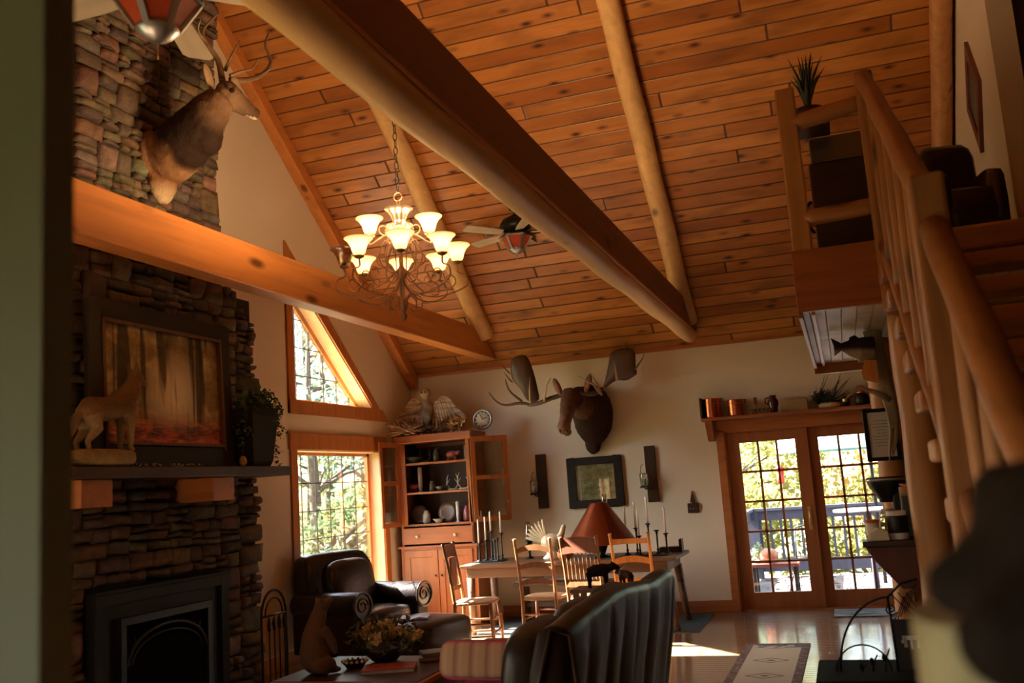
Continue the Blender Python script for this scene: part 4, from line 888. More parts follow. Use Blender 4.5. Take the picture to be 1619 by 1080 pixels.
# ================================================================== CORNER HUTCH
HX0,HX1,HY=-5.22,-4.23,10.70; hw=(HX1-HX0)/2; hx=(HX0+HX1)/2
t=thing('china_hutch','tall reddish cherry hutch with open glass doors in the corner','hutch',(hx,HY,0)); D=.50
m=MB(); m.bb(-hw,hw,0,D,0,.93).build('base_cabinet',CHERRY,t,bevel=.004)
m=MB(); s=.035
m.bb(-hw+.02,-hw+.02+s,.0,D,.93,2.24).bb(hw-.02-s,hw-.02,.0,D,.93,2.24)
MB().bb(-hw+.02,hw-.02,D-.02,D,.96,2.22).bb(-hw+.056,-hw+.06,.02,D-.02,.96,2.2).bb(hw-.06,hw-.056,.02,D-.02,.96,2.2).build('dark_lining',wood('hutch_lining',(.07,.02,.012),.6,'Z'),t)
m.bb(-hw+.02,-hw+.11,-.0,.02,1.2,2.24).bb(hw-.07,hw-.02,-.0,.02,1.2,2.24).bb(-hw+.02,hw-.02,D-.04,D-.022,2.16,2.24).bb(-hw+.02,hw-.02,D-.04,D-.022,.93,1.0); m.build('upper_carcass',CHERRY,t,bevel=.003)
MB().bb(-hw-.02,hw+.02,-.03,D,2.20,2.30).build('cornice',CHERRYX,t,bevel=.012); MB().bb(-hw-.03,hw+.03,-.03,D,.925,.955).build('ledge',CHERRYX,t,bevel=.008)
for z in (1.20,1.585,1.945): MB().bb(-hw+.05,hw-.05,.015,D-.02,z-.012,z+.012).build('shelf',CHERRYX,t)
KNOB=plain('ivory_knob',(.75,.66,.48),.3)
dr=MB().bb(-hw+.03,hw-.03,-.012,.3,.975,1.17).build('drawer',CHERRYX,t,bevel=.006)
for x in (-.26,.24): MB().ell((x,-.03,1.07),(.02,.02,.02),n=12).build('knob',KNOB,dr)
for x0,x1 in ((-hw+.05,-.005),(.005,hw-.05)):
    d=MB(); d.bb(x0,x0+.07,-.018,.0,.08,.90).bb(x1-.07,x1,-.018,0,.08,.90).bb(x0+.07,x1-.07,-.018,0,.08,.16).bb(x0+.07,x1-.07,-.018,0,.82,.90).bb(x0+.07,x1-.07,-.008,0,.16,.82); d=d.build('lower_door',CHERRY,t,bevel=.003)
    MB().ell(((x1-.035) if x0<0 else (x0+.035),-.03,.60),(.014,.014,.014),n=8).build('knob',BLACKM,d)
def hdoor(hinge,ang,w=.45):
    d=MB(); d.bb(0,.055,-.01,.01,0,1.02).bb(w-.055,w,-.01,.01,0,1.02).bb(.055,w-.055,-.01,.01,0,.06).bb(.055,w-.055,-.01,.01,.96,1.02).bb(.055,w-.055,-.01,.01,.50,.55)
    o=d.build('glass_door',CHERRY,t,loc=(hinge[0]-hx,hinge[1]-HY,1.20),rot=(0,0,ang),bevel=.002)
    MB().bb(.055,w-.055,-.002,.002,.06,.96).build('pane',CLEARG,o); MB().ell((w-.03,-.018,.22),(.009,.009,.009),n=8).build('knob',BRASS,o)
hdoor((HX0+.02,HY-.01),math.radians(-93)); hdoor((HX1-.0,HY-.01),math.radians(34),.46)
# things on hutch shelves
rr=random.Random(21)
def trinket(kind,x,z,label,cat,c,s=1.0):
    y=HY+.14; s*=1.25; base=(x,y,z+.012); M_=plain('trinket_'+'_'.join('%02d'%int(v*99) for v in c),c,.3,0,.25,20)
    m=MB()
    if kind=='bear': m.ell((0,0,.05*s),(.05*s,.028*s,.03*s)).ell((.055*s,0,.06*s),(.022*s,.018*s,.02*s)).tube([(-.03*s,.0,.04*s),(-.03*s,0,0)],.012*s,8).tube([(.03*s,0,.04*s),(.03*s,0,0)],.012*s,8)
    if kind=='jar': m.lathe([(.03*s,0),(.04*s,.02*s),(.038*s,.09*s),(.024*s,.11*s),(.026*s,.125*s),(0,.13*s)],n=14)
    if kind=='bowl': m.lathe([(.03*s,0),(.035*s,.005),(.075*s,.05*s),(.07*s,.05*s),(.03*s,.012*s),(0,.01*s)],n=16)
    if kind=='plate': m.lathe([(0,0),(.05*s,.004),(.075*s,.012),(.075*s,.016),(.05*s,.009),(0,.006)],(0,.06,.075*s),20,rot=(1.35,0,0))
    if kind=='horn':
        m.ell((0,0,.012),(.05*s,.025*s,.012)); 
        for q in (-1,1): m.tube([(q*.02*s,0,.01),(q*.055*s,0,.05*s),(q*.05*s,0,.11*s),(q*.035*s,0,.14*s)],[.009,.008,.006,.002],7).tube([(q*.052*s,0,.06*s),(q*.02*s,-.01,.10*s)],[.006,.002],6)
    if kind=='candle': m.lathe([(.03*s,0),(.01*s,.012),(.012*s,.05),(.014*s,.06),(.014*s,.15*s),(0,.155*s)],n=10)
    return tag(m.build(label[1],M_,loc=base),label[0],cat)
Z1,Z2,Z3=1.212-.012,1.597-.012,1.957-.012
for a in [('bowl',-5.05,Z3,('green bowl at the left of the hutch top shelf','serving_bowl'),'bowl',(.07,.12,.08),1.2),('horn',-4.90,Z3,('dark branching ornament on the hutch top shelf','branch_ornament'),'ornament',(.05,.05,.05),1.0),('jar',-4.74,Z3,('dark jar in the middle of the hutch top shelf','jar'),'jar',(.06,.05,.04),1.0),('bear',-4.54,Z3,('pinkish-red bear figurine on the hutch top shelf','bear_figurine'),'figurine',(.36,.10,.09),1.2),('candle',-4.36,Z3,('grey figurine at the right end of the top shelf','pewter_figurine'),'figurine',(.28,.28,.26),.9),
 ('bear',-5.08,Z2,('red figurine at the left of the middle hutch shelf','red_figurine'),'figurine',(.25,.03,.03),1.1),('candle',-4.98,Z2,('slim pale-topped bottle on the middle hutch shelf','bottle'),'bottle',(.35,.33,.30),1.6),('jar',-4.82,Z2,('small dark jar near the middle of the middle shelf','jar'),'jar',(.10,.08,.07),.8),('bowl',-4.70,Z2,('dark bowl at the centre of the middle hutch shelf','serving_bowl'),'bowl',(.06,.05,.03),1.0),('horn',-4.55,Z2,('left pale antler ornament on the middle hutch shelf','antler_ornament'),'ornament',(.62,.55,.46),1.1),('horn',-4.40,Z2,('right pale antler ornament on the middle hutch shelf','antler_ornament'),'ornament',(.66,.60,.52),1.2),
 ('plate',-5.04,Z1,('dark plate standing at the left of the bottom hutch shelf','plate'),'plate',(.10,.06,.04),1.2),('jar',-4.92,Z1,('black and white penguin-like jar on the bottom hutch shelf','jar'),'jar',(.42,.42,.42),1.0),('bowl',-4.76,Z1,('cream mug-like bowl on the bottom hutch shelf','serving_bowl'),'bowl',(.66,.60,.44),.8),('plate',-4.66,Z1,('brown plate propped behind the cream bowl','plate'),'plate',(.12,.07,.04),1.3),('candle',-4.50,Z1,('white taper standing on the bottom hutch shelf','taper'),'candle',(.6,.6,.58),1.3),('jar',-4.37,Z1,('dark red jar at the right of the bottom hutch shelf','jar'),'jar',(.16,.03,.03),1.2)]: trinket(*a)
# owl etc. on top of the hutch
OW=Vector((-4.86,10.92,2.30))
t=thing('owl_mount','mounted owl with both pale wings spread on top of the hutch','owl mount',OW)
m=MB(); m.ell((0,-.03,.30),(.08,.07,.17)).ell((0,-.05,.52),(.070,.065,.072)).tube([(0,0,.2),(0,.03,.06)],[.05,.02],10)
organic('body',m,FUR,lambda p: mixc((.30,.23,.16),(.55,.47,.36),.5+mnoise.noise(p*14)) if not(p.y<-.09 and p.z>.47) else (.55,.48,.38),t,voxel=.009,smooth=3)
WINGM=NT('barred_feather'); co=WINGM.coord(); n=WINGM.noise(WINGM.mapv(co,(4,4,30)),1,4,.7,.3); WINGM=WINGM.fin(WINGM.ramp(n,[(.4,(.22,.16,.11)),(.52,(.58,.48,.36)),(.7,(.74,.65,.50))]),.85,0,.1)
for s in (-1,1):
    m=MB(); arc=[]
    for i in range(15):
        u=i/14; arc.append(Vector((s*(.06+.32*u),.02+.03*u,.33+.145*math.sin(min(1,u*1.08)*PI)**.8-.03*u)))
    m.tube(arc,[.026,.03,.03,.028,.027,.026,.025,.024,.022,.02,.018,.016,.014,.01,.006],8,flat=.6)
    for i in range(14):
        u=i/13; p=arc[min(14,i+1)]; a=math.radians(4+u*38); L=(.30-.10*u) if i<9 else .24-.02*(i-9)
        d=Vector((s*math.sin(a),-.03,-math.cos(a))).normalized(); m.ell(p+d*L*.5,(.019,.006+.004*(i%2),L*.53),(0,math.atan2(d.x,d.z),0),10)
    m.build('wing',WINGM,t)
m=MB(); m.ell((-.026,-.112,.53),(.013,)*3,n=8).ell((.026,-.112,.53),(.013,)*3,n=8).build('eye',EYEM,t)
rr=random.Random(31)
def twigs(name,label,c,sp,n,mat,L,cat='branch',leaf=None):
    m=MB()
    for i in range(n):
        p=Vector((rr.uniform(-1,1)*sp[0],rr.uniform(-1,1)*sp[1],rr.uniform(0,1)*sp[2]+.015)); d=Vector((rr.gauss(0,1),rr.gauss(0,.5),rr.gauss(0,.35))).normalized(); q=[p+d*L*k+Vector((rr.gauss(0,.012),rr.gauss(0,.01),abs(rr.gauss(0,.012)))) for k in (-.5,-.2,.2,.5)]
        q=[Vector((v.x,v.y,max(v.z,.008))) for v in q]; m.tube(q,[.009,.010,.007,.003],6)
    if leaf: m.leaves((0,0,sp[2]*.5+.03),(sp[0],sp[1],sp[2]),leaf,.05,rr,.2)
    return tag(m.build(name,mat,loc=c),label,cat)
twigs('driftwood_branch','dark tangled driftwood under the owl on the hutch',(-4.86,10.90,2.305),(.26,.09,.10),26,plain('driftwood',(.12,.085,.06),.8,0,.4,14),.28)
twigs('grass_bundle','dry brown grass bundle hanging at the left end of the hutch top',(-5.12,10.72,2.305),(.13,.08,.09),34,plain('dry_grass',(.42,.29,.17),.8,0,.4,14),.30,'dried plant',80)
m=MB(); m.leaves((0,0,.08),(.13,.06,.075),150,.075,rr,.3,asp=.35); tag(m.build('dried_leaf_spray',plain('golden_dry_leaf',(.52,.30,.11),.7,0,.35,12),loc=(-4.42,10.78,2.31)),'golden dried leaf spray between the owl and the clock','dried plant')
t=thing('round_clock','round cream clock leaning at the right end of the hutch top','clock',(-4.15,10.95,2.305),rot=(-.12,0,.0))
MB().lathe([(.105,-.02),(.125,-.02),(.13,0),(.125,.015),(.105,.01),(.105,-.02)],(0,0,.13),32,axis='Y').build('rim',STEEL,t); 
MB().lathe([(.0,-.006),(.11,-.006),(.11,.012),(0,.012)],(0,0,.13),32,axis='Y').build('dial',plain('cream_dial',(.62,.53,.33),.5,0,.15,9),t)
m=MB()
for i in range(12): a=2*PI*i/12; m.beam((.082*math.sin(a),-.010,.13+.082*math.cos(a)),(.098*math.sin(a),-.010,.13+.098*math.cos(a)),.010,.004,up=(0,1,0))
m.beam((0,-.012,.13),(.05,-.012,.15),.008,.004,up=(0,1,0)).beam((0,-.013,.13),(-.03,-.013,.19),.006,.004,up=(0,1,0)); m.build('hands_and_marks',BLACKM,t)
# ================================================================== DINING TABLE AND CHAIRS
TX0,TX1,TY0,TY1=-4.15,-1.74,9.95,10.85
t=thing('dining_table','long old wooden dining table under the moose, set with candles','dining table',((TX0+TX1)/2,(TY0+TY1)/2,0)); a,b=(TX1-TX0)/2,(TY1-TY0)/2
MB().bb(-a,a,-b,b,.725,.76).build('tabletop',TABLEW,t,bevel=.006); MB().bb(-a+.06,a-.10,-b+.05,b-.05,.615,.725).build('apron',TABLEW,t,bevel=.004)
for x in (-a+.09,a-.13):
    for y in (-b+.09,b-.09): MB().tube([(x,y,.62),(x+(.07 if x>0 else 0),y,0)],[.048,.034],8).build('leg',TABLEW,t)
def mkchair(name,label,kind,loc,rz,mat,seatmat=None):
    t=thing(name,label,'chair',loc,rz); sw=.21
    # local +y is the way the sitter faces
    st=MB(); st.ell((0,0,.455),(.225,.215,.022),n=28,e=.45).build('seat',seatmat or mat,t)
    for s in (-1,1):
        MB().tube([(s*.19,.18,.45),(s*.20,.195,.22),(s*.205,.205,0)],[.019,.022,.014],10).build('front_leg',mat,t)
        top=1.06; MB().tube([(s*.19,-.20,0),(s*.185,-.185,.45),(s*.19,-.22,.75),(s*.195,-.27,top-.03),(s*.195,-.275,top)],[.016,.019,.016,.015,.019],10).build('back_post',mat,t)
    m=MB()
    for z in (.16,.30):
        m.cyl((-.2,.20,z),(.2,.20,z),.010,n=8); m.cyl((-.19,-.19,z),(.19,-.19,z),.009,n=8)
    for s in (-1,1):
        for z in (.13,.25): m.cyl((s*.195,-.19,z),(s*.202,.20,z),.010,n=8)
    m.build('stretchers',mat,t)
    yb=lambda z: -.185-(z-.45)*.15
    def slat(z,h,arch,mt=mat,th=.012,nm='back_slat'):
        n=10; top=[];bot=[]
        for i in range(n+1): u=-1+2*i/n; top.append((u*.185,z+h/2+arch*(1-u*u))); bot.append((u*.185,z-h/2+arch*.75*(1-u*u)))
        MB().prism(bot+top[::-1],'Y',yb(z)-th/2,yb(z)+th/2).build(nm,mt,t)
    if kind=='ladder':
        for z in (.60,.76,.93): slat(z,.045,.045)
    if kind=='pressed':
        slat(.97,.13,.015,OAKDK); slat(.60,.04,.0)
        MB().prism([(-.10,.62),(.10,.62),(.12,.91),(-.12,.91)],'Y',-.235,-.222).build('back_splat',OAKDK,t)
    if kind=='spindle':
        slat(.965,.15,.02,OAKDK,.016,'crest_rail'); slat(.60,.06,.0,mat,.02,'lower_rail')
        for i in range(8):
            x=-.15+.3*i/7; MB().tube([(x,yb(.62),.62),(x,yb(.66),.66),(x,yb(.75),.75),(x,yb(.90),.90)],[.006,.010,.006,.006],8).build('spindle',mat,t)
    if kind=='open':
        slat(.98,.05,.0); slat(.78,.055,.03); slat(.6,.04,.0)
    return t
RUSH=plain('worn_rush_seat',(.38,.24,.13),.8,0,.3,14,.4,60)
mkchair('dining_chair','pressed-back oak chair at the left end, turned side-on before the hutch','pressed',(-3.70,9.28,0),math.radians(-82),OAKCH,RUSH)
mkchair('dining_chair','ladder-back oak chair with three arched slats, seen from behind','ladder',(-3.03,9.53,0),math.radians(-6),OAKCH,RUSH)
mkchair('dining_chair','spindle-back oak chair with a wide crest rail before the copper lampshade','spindle',(-2.50,9.42,0),math.radians(-10),OAKCH,OAKCH)
mkchair('dining_chair','bright orange open-backed chair right of the lamp at the table','open',(-2.06,9.62,0),math.radians(-4),OAKOR,RUSH)
# bench and rug under table
t=thing('low_bench','plain grey-brown bench along the wall behind the dining table','bench',(-3.2,11.12,0)); MB().bb(-.7,.7,-.13,.13,.40,.44).build('seat',TABLEW,t,bevel=.004)
for x in (-.6,.6): MB().bb(x-.02,x+.02,-.12,.12,0,.40).build('leg',TABLEW,t)
MB().bb(-.58,.58,-.02,.02,.15,.2).build('stretcher',TABLEW,t)
tag(MB().bb(-.16,.16,-.09,.09,0,.03).bb(-.13,.15,-.08,.08,.03,.055).build('blue_cushion',plain('blue_white_cloth',(.35,.45,.60),.8,0,.5,10),loc=(-3.72,11.10,.44)),'folded blue and white cloth on the left end of the low bench','cloth')
rg=NT('dark_teal_rug'); co=rg.coord(); s=rg.n('ShaderNodeSeparateXYZ'); rg.l(co,s.inputs[0]); rg.fin(rg.mix(rg.ramp(rg.noise(co,3,3),[(.4,0.0),(.6,1.0)]),(.028,.018,.016),(.018,.042,.042)),.95)
tag(MB().bb(-1.22,1.22,-.62,.62,0,.010).build('area_rug',rg.m,loc=(-2.80,10.62,0)),'dark teal and brown rug beneath the dining table','rug')
# ------------------------------------------------------------------ table top things
def holder(x,y,h,candle,label,z0=.775,mat=IRONB,i=0):
    t=thing('candle_holder',label,'candle holder',(x,y,z0),0,None)
    MB().lathe([(.035,0),(.035,.006),(.014,.014),(.010,.03),(.016,.045),(.009,.06),(.009,h-.04),(.016,h-.03),(.010,h-.02),(.030,h-.006),(.030,h),(0,h)],n=14).build('stem',mat,t)
    if candle:
        tag(MB().lathe([(.011,0),(.010,candle-.01),(.006,candle),(0,candle)],(0,0,0),12).tube([(0,0,candle),(0,.001,candle+.012)],.0012,5).build('taper_candle',WHITEW,loc=(x,y,z0+h)),'white taper in the '+label,'candle')
tag(MB().bb(-.17,.17,-.12,.12,0,.015).build('candle_tray',IRONB,loc=(-3.93,10.35,.76),bevel=.004),'blue-grey metal tray under the left group of candle holders','tray')
for a in [(-4.03,10.28,.20,.27,'shortest iron candle holder at the left front of the left tray'),(-3.99,10.40,.23,.26,'slim iron candle holder behind the shortest on the left tray'),(-3.90,10.34,.33,.22,'tallest iron candle holder at the centre of the left tray'),(-3.84,10.28,.24,.0,'iron candle holder with no candle at the middle front of the left tray'),(-3.80,10.40,.30,.24,'iron candle holder right of the tallest on the left tray'),(-3.80,10.26,.25,.0,'iron candle holder without a candle at the right edge of the left tray')]: holder(*a)
tag(MB().bb(-.26,.26,-.12,.12,0,.015).build('candle_tray',BLACKM,loc=(-2.12,10.30,.76),bevel=.004),'black tray under the right group of candle holders','tray')
for a in [(-2.33,10.36,.22,.30,'iron candle holder nearest the copper shade on the right tray'),(-2.22,10.36,.28,.28,'second iron candle holder from the left on the right tray'),(-2.17,10.26,.20,.28,'low front iron candle holder on the right tray'),(-2.08,10.34,.32,.29,'tallest iron candle holder on the right tray'),(-1.98,10.28,.25,.0,'iron candle holder with no candle on the right tray'),(-1.89,10.32,.21,.28,'iron candle holder at the far right of the right tray')]: holder(*a,mat=BLACKM)
t=thing('copper_lamp','table lamp with a large copper conical shade and glass chimney','table lamp',(-2.60,10.30,.76))
MB().lathe([(.09,0),(.09,.01),(.03,.03),(.05,.08),(.07,.13),(.05,.18),(.02,.20),(.02,.28),(0,.28)],n=20).build('base',BLACKM,t)
LSH=plain('copper_shade',(.22,.055,.02),.32,.65,.3,5)
MB().lathe([(.40,.15),(.39,.16),(.095,.585),(.09,.595),(.088,.59),(.385,.155),(.40,.15)],n=36).build('lamp_shade',LSH,t)
MB().lathe([(.028,.28),(.03,.62),(.028,.68),(.026,.68),(.027,.3)],(.07,0,0),16).build('glass_chimney',CLEARG,t)
t=thing('oil_lamp','tall clear glass oil lamp at the back of the dining table','oil lamp',(-3.52,10.55,.76))
MB().lathe([(.05,0),(.05,.01),(.015,.03),(.012,.12),(.04,.15),(.045,.19),(.025,.21),(0,.21)],n=18).build('font',BLACKM,t); MB().lathe([(.022,.21),(.04,.25),(.036,.30),(.022,.36),(.022,.42),(.02,.42),(.02,.36),(.034,.30),(.038,.25)],n=18).build('glass_chimney',CLEARG,t)
t=thing('ceramic_bird','pale patterned ceramic bird with raised fan tail on the table','figurine',(-3.20,10.40,.76))
CER=plain('patterned_ceramic',(.62,.55,.38),.3,0,.45,14,spec=.6)
MB().lathe([(.10,0),(.11,.015),(.07,.05),(.06,.08),(0,.09)],n=20).build('foot',WHITEW,t)
m=MB(); m.ell((0,0,.18),(.13,.08,.10)).tube([(.08,0,.2),(.13,0,.28),(.14,0,.33)],[.05,.035,.028],12).ell((.15,0,.345),(.03,.025,.028)); organic('body',m,CER,None,t,voxel=.009,smooth=3)
m=MB()
for i in range(7): a=math.radians(100+i*11); d=Vector((math.cos(a),0,math.sin(a))); m.ell(Vector((-.05,0,.18))+d*.13,(.022,.012,.14),(0,PI/2-a,0),10)
m.build('fan_tail',CER,t)
t=thing('wicker_basket','small orange-brown basket on the table right of the ceramic bird','basket',(-2.99,10.18,.76)); MB().lathe([(.06,0),(.085,.04),(.09,.09),(.083,.09),(.075,.04),(0,.01)],n=18).build('bowl',plain('orange_wicker',(.55,.22,.07),.7,0,.4,30,.5,60),t); MB().tube([(.085*math.cos(a),0,.09+.10*math.sin(a)) for a in [PI*i/10 for i in range(11)]],.006,6).build('handle',BLACKM,t)
t=thing('napkin_holder','dark wooden box with an upright end at the right of the table','box',(-1.90,10.62,.76)); MB().bb(-.12,.12,-.06,.06,0,.06).build('tray',DARKW,t); MB().bb(.10,.13,-.06,.06,.0,.14).build('end_panel',DARKW,t)
# bear and small animals on a sofa table
t=thing('sofa_table','narrow dark console table behind the far end of the sofa','console table',(-1.72,6.85,0))
MB().bb(-.24,.20,-.13,.13,.80,.825).build('tabletop',OAKDK,t,bevel=.004)
for x in (-.2,.16):
    for y in (-.1,.1): MB().bb(x-.02,x+.02,y-.02,y+.02,0,.80).build('leg',OAKDK,t)
def quad(name,label,cat,loc,rz,s,mat,colr):
    t=thing(name,label,cat,loc,rz); m=MB()
    m.tube([(-.13*s,0,.17*s),(-.05*s,0,.19*s),(.06*s,0,.20*s),(.12*s,0,.21*s)],[.055*s,.07*s,.072*s,.05*s],14).tube([(.11*s,0,.21*s),(.18*s,0,.235*s),(.245*s,0,.205*s)],[.05*s,.045*s,.018*s],12)
    for a,b in ((-.12,1),(-.12,-1),(.07,1),(.07,-1)): m.tube([(a*s,b*.035*s,.17*s),((a+.01)*s,b*.04*s,.08*s),(a*s,b*.04*s,.012*s),((a+.025)*s,b*.04*s,.01*s)],[.04*s,.026*s,.02*s,.016*s],8)
    for b in (-1,1): m.ell((.16*s,b*.03*s,.28*s),(.012*s,.01*s,.016*s))
    organic('body',m,FUR,lambda p:colr,t,voxel=.006,smooth=3); return t
quad('bear_figurine','black bear figurine standing behind the sofa, before the orange chair','figurine',(-1.76,6.82,.826),math.radians(12),.62,FUR,(.012,.011,.011))
t=quad('moose_figurine','small brown moose figurine with antlers right of the black bear','figurine',(-1.58,6.88,.826),math.radians(150),.42,FUR,(.09,.05,.03))
m=MB()
for s in (-1,1): m.tube([(.075,s*.01,.115),(.07,s*.04,.13),(.075,s*.07,.145)],[.005,.006,.002],7).ell((.07,s*.05,.14),(.014,.025,.006),(s*.3,0,0))
m.build('antlers',HORNP,t)
tag(MB().ell((0,0,.018),(.018,.018,.018),n=10).ell((.03,0,.02),(.02,.015,.015),n=10).build('white_bird_figurine',WHITEW,loc=(-1.54,6.79,.826)),'tiny white figurine at the right end of the console table','figurine')
# ================================================================== SHELF OVER THE DOOR
SZ=2.225
t=thing('door_shelf','dark wooden shelf with bracket running above the sliding door','shelf',(-1.52,YB-.002,SZ))
MB().bb(0,2.2,-.22,0,-.035,0).build('shelf_board',CHERRYX,t,bevel=.004); MB().bb(0,.025,-.22,0,0,.24).build('end_panel',DARKWZ,t,bevel=.004)
MB().prism([(-.0,-.035),(-.19,-.035),(-.19,-.075),(-.06,-.25),(0,-.27)],'X',.04,.12).build('bracket',CHERRY,t,bevel=.005)
MB().prism([(-.0,-.035),(-.17,-.035),(-.17,-.07),(-.05,-.16),(0,-.17)],'X',2.0,2.07).build('bracket',CHERRY,t,bevel=.005)
def pot(x,r,h,label,mat=COPPER):
    t=thing('copper_pot',label,'pot',(x,YB-.12,SZ+.001)); MB().lathe([(r*.96,0),(r,.01),(r,h-.01),(r*1.04,h),(r*1.0,h),(r*.95,h-.01),(r*.95,.01),(0,.01)],n=28).build('body',mat,t)
    MB().lathe([(r*1.005,h*.72),(r*1.02,h*.73),(r*1.02,h*.76),(r*1.005,h*.77)],n=28).build('band',BRASS,t)
    MB().tube([(r*1.0,0,h*.8),(r*1.25,0,h*.84),(r*1.25,0,h*.98),(r*1.02,0,h*.96)],.006,8).build('handle',BLACKM,t)
pot(-1.385,.098,.225,'tallest copper pot at the left end of the door shelf'); pot(-1.115,.092,.19,'second copper pot with a brass band on the door shelf')
t=thing('glass_set','row of small glasses with a tall stemmed glass on the door shelf','glassware',(-.84,YB-.12,SZ+.001))
for i in range(4): MB().lathe([(.022,0),(.026,.06),(.024,.06),(.020,.004),(0,.004)],(-.08+i*.05,-.02,0),14).build('glass',CLEARG,t)
MB().lathe([(.03,0),(.004,.01),(.004,.10),(.02,.13),(.022,.20),(.020,.20),(0,.12)],(-.05,.04,0),14).build('stemmed_glass',CLEARG,t)
t=thing('dark_jug','round dark red jug between glasses and tin on the door shelf','jug',(-.69,YB-.12,SZ+.001)); MB().lathe([(.04,0),(.045,.06),(.06,.10),(.058,.14),(.035,.17),(.04,.20),(.035,.20),(0,.16)],n=20).build('body',plain('dark_red_glaze',(.06,.02,.02),.15),t); MB().tube([(-.05,0,.10),(-.09,0,.12),(-.085,0,.17),(-.04,0,.18)],.008,8).build('handle',plain('dark_red_glaze',(0,0,0)),t)
tag(MB().bb(-.15,.15,-.05,.05,0,.135).build('tin_box',plain('mustard_tin',(.28,.20,.09),.4,0,.5,9),loc=(-.46,YB-.12,SZ+.001),bevel=.008),'mustard patterned tin box on the door shelf','tin')
t=thing('evergreen_spray','dark evergreen and twig arrangement in a cream boat dish on the shelf','arrangement',(-.10,YB-.12,SZ+.001)); MB().ell((0.02,0,.035),(.12,.05,.035),n=20,e=.8).build('dish',plain('cream_dish',(.60,.52,.34),.4),t); rr=random.Random(4); m=MB()
for i in range(70):
    a=rr.uniform(.1,PI-.15); L=rr.uniform(.12,.36) if a<1.4 else rr.uniform(.1,.22); d=Vector((math.cos(a)*1.0,rr.uniform(-.3,.2),math.sin(a))); p=Vector((rr.uniform(-.1,.1),0,.05)); m.tube([p,p+d*L*.5,p+d*L+Vector((.02,0,0))],[.005,.004,.002],5)
m.leaves((-.06,0,.13),(.13,.08,.10),260,.045,rr,.2,asp=.25); m.build('foliage',plain('dark_evergreen',(.02,.035,.025),.7,0,.4),t)
t=thing('brass_cup','small dark cup with a bright brass band on the door shelf','cup',(.10,YB-.12,SZ+.001)); MB().lathe([(.035,0),(.04,.11),(.037,.11),(.032,.01),(0,.01)],n=18).build('body',BLACKM,t); MB().lathe([(.0395,.05),(.042,.055),(.042,.085),(.0395,.09)],n=18).build('band',BRASS,t)
t=thing('copper_kettle','dark kettle with a copper lid near the right end of the shelf','kettle',(.27,YB-.12,SZ+.001)); MB().lathe([(.07,0),(.085,.03),(.08,.10),(.05,.14),(0,.14)],n=22).build('body',BLACKM,t); MB().lathe([(.055,.135),(.05,.155),(.01,.165),(0,.18)],n=18).build('lid',COPPER,t); MB().tube([(.07*math.cos(a),0,.12+.10*math.sin(a)) for a in [PI*i/10 for i in range(11)]],.007,6).build('handle',COPPER,t)
tag(MB().bb(-.07,.07,-.05,.05,0,.19).build('cutting_board',OAKOR,loc=(.47,YB-.10,SZ+.001),bevel=.03),'small orange wooden board at the right end of the door shelf','board')
# ================================================================== RUGS
rg=NT('runner_rug'); co=rg.coord(); s=rg.n('ShaderNodeSeparateXYZ'); rg.l(co,s.inputs[0]); U,V=s.outputs[0],s.outputs[1]
au=rg.M('ABSOLUTE',U); av=rg.M('ABSOLUTE',V)
border=rg.M('MAXIMUM',rg.M('GREATER_THAN',au,.215),rg.M('GREATER_THAN',av,1.33))
vm=rg.M('SUBTRACT',rg.M('FRACT',rg.M('ADD',rg.M('DIVIDE',V,.62),.5)),.5)
dd=rg.M('ADD',rg.M('DIVIDE',au,.20),rg.M('DIVIDE',rg.M('ABSOLUTE',vm),.22)); ring=rg.M('MULTIPLY',rg.M('GREATER_THAN',dd,.62),rg.M('LESS_THAN',dd,.78)); core=rg.M('LESS_THAN',dd,.22)
c=rg.mix(rg.M('MAXIMUM',ring,core),(.50,.44,.33),(.16,.09,.08))
c=rg.mix(border,c,(.13,.075,.06)); n=rg.noise(co,26,3); c=rg.mix(rg.M('MULTIPLY',border,rg.ramp(n,[(.5,0.0),(.62,.6)])),c,(.35,.27,.2))
cn=rg.M('MULTIPLY',rg.M('GREATER_THAN',av,1.21),rg.M('MULTIPLY',rg.M('SUBTRACT',1.0,border),rg.M('GREATER_THAN',rg.noise(co,7,2),.5))); c=rg.mix(cn,c,(.10,.14,.15)); rg.fin(c,.95)
tag(MB().bb(-.285,.285,-1.42,1.42,0,.010).build('runner_rug',rg.m,loc=(-.765,7.82,0),rot=(0,0,-.01)),'cream runner rug with brown border and diamond motifs on the wooden floor','rug')
mt=NT('door_mat_cloth'); co=mt.coord(); mt.fin(mt.ramp(mt.noise(mt.mapv(co,(3,14,1)),1,3),[(.4,(.06,.06,.055)),(.6,(.30,.30,.26))]),.95)
tag(MB().bb(-.45,.45,-.27,.27,0,.014).build('door_mat',mt.m,loc=(.17,11.06,0)),'dark grey door mat in front of the right door panel','mat')
# ================================================================== CERTIFICATE, FISH, COFFEE SHELF
t=thing('framed_certificate','black framed white certificate hanging on the second log post','certificate',(.275,7.235,1.775),math.radians(6))
m=MB(); W_,H_,f=.115,.185,.026
m.bb(-W_,-W_+f,-.022,0,-H_,H_).bb(W_-f,W_,-.022,0,-H_,H_).bb(-W_+f,W_-f,-.022,0,-H_,-H_+f).bb(-W_+f,W_-f,-.022,0,H_-f,H_); m.build('frame',BLACKM,t,bevel=.003)
MB().bb(-W_+f,W_-f,-.010,-.004,-H_+f,H_-f).build('paper',plain('white_paper',(.74,.76,.80),.6,0,.02),t)
m=MB(); rr=random.Random(2)
for i in range(9):
    w_=rr.uniform(.03,.065) if i else .05; m.bb(-w_,w_,-.0115,-.0105,.095-i*.022,.099-i*.022)
m.build('text_lines',plain('grey_ink',(.30,.31,.34),.7),t)
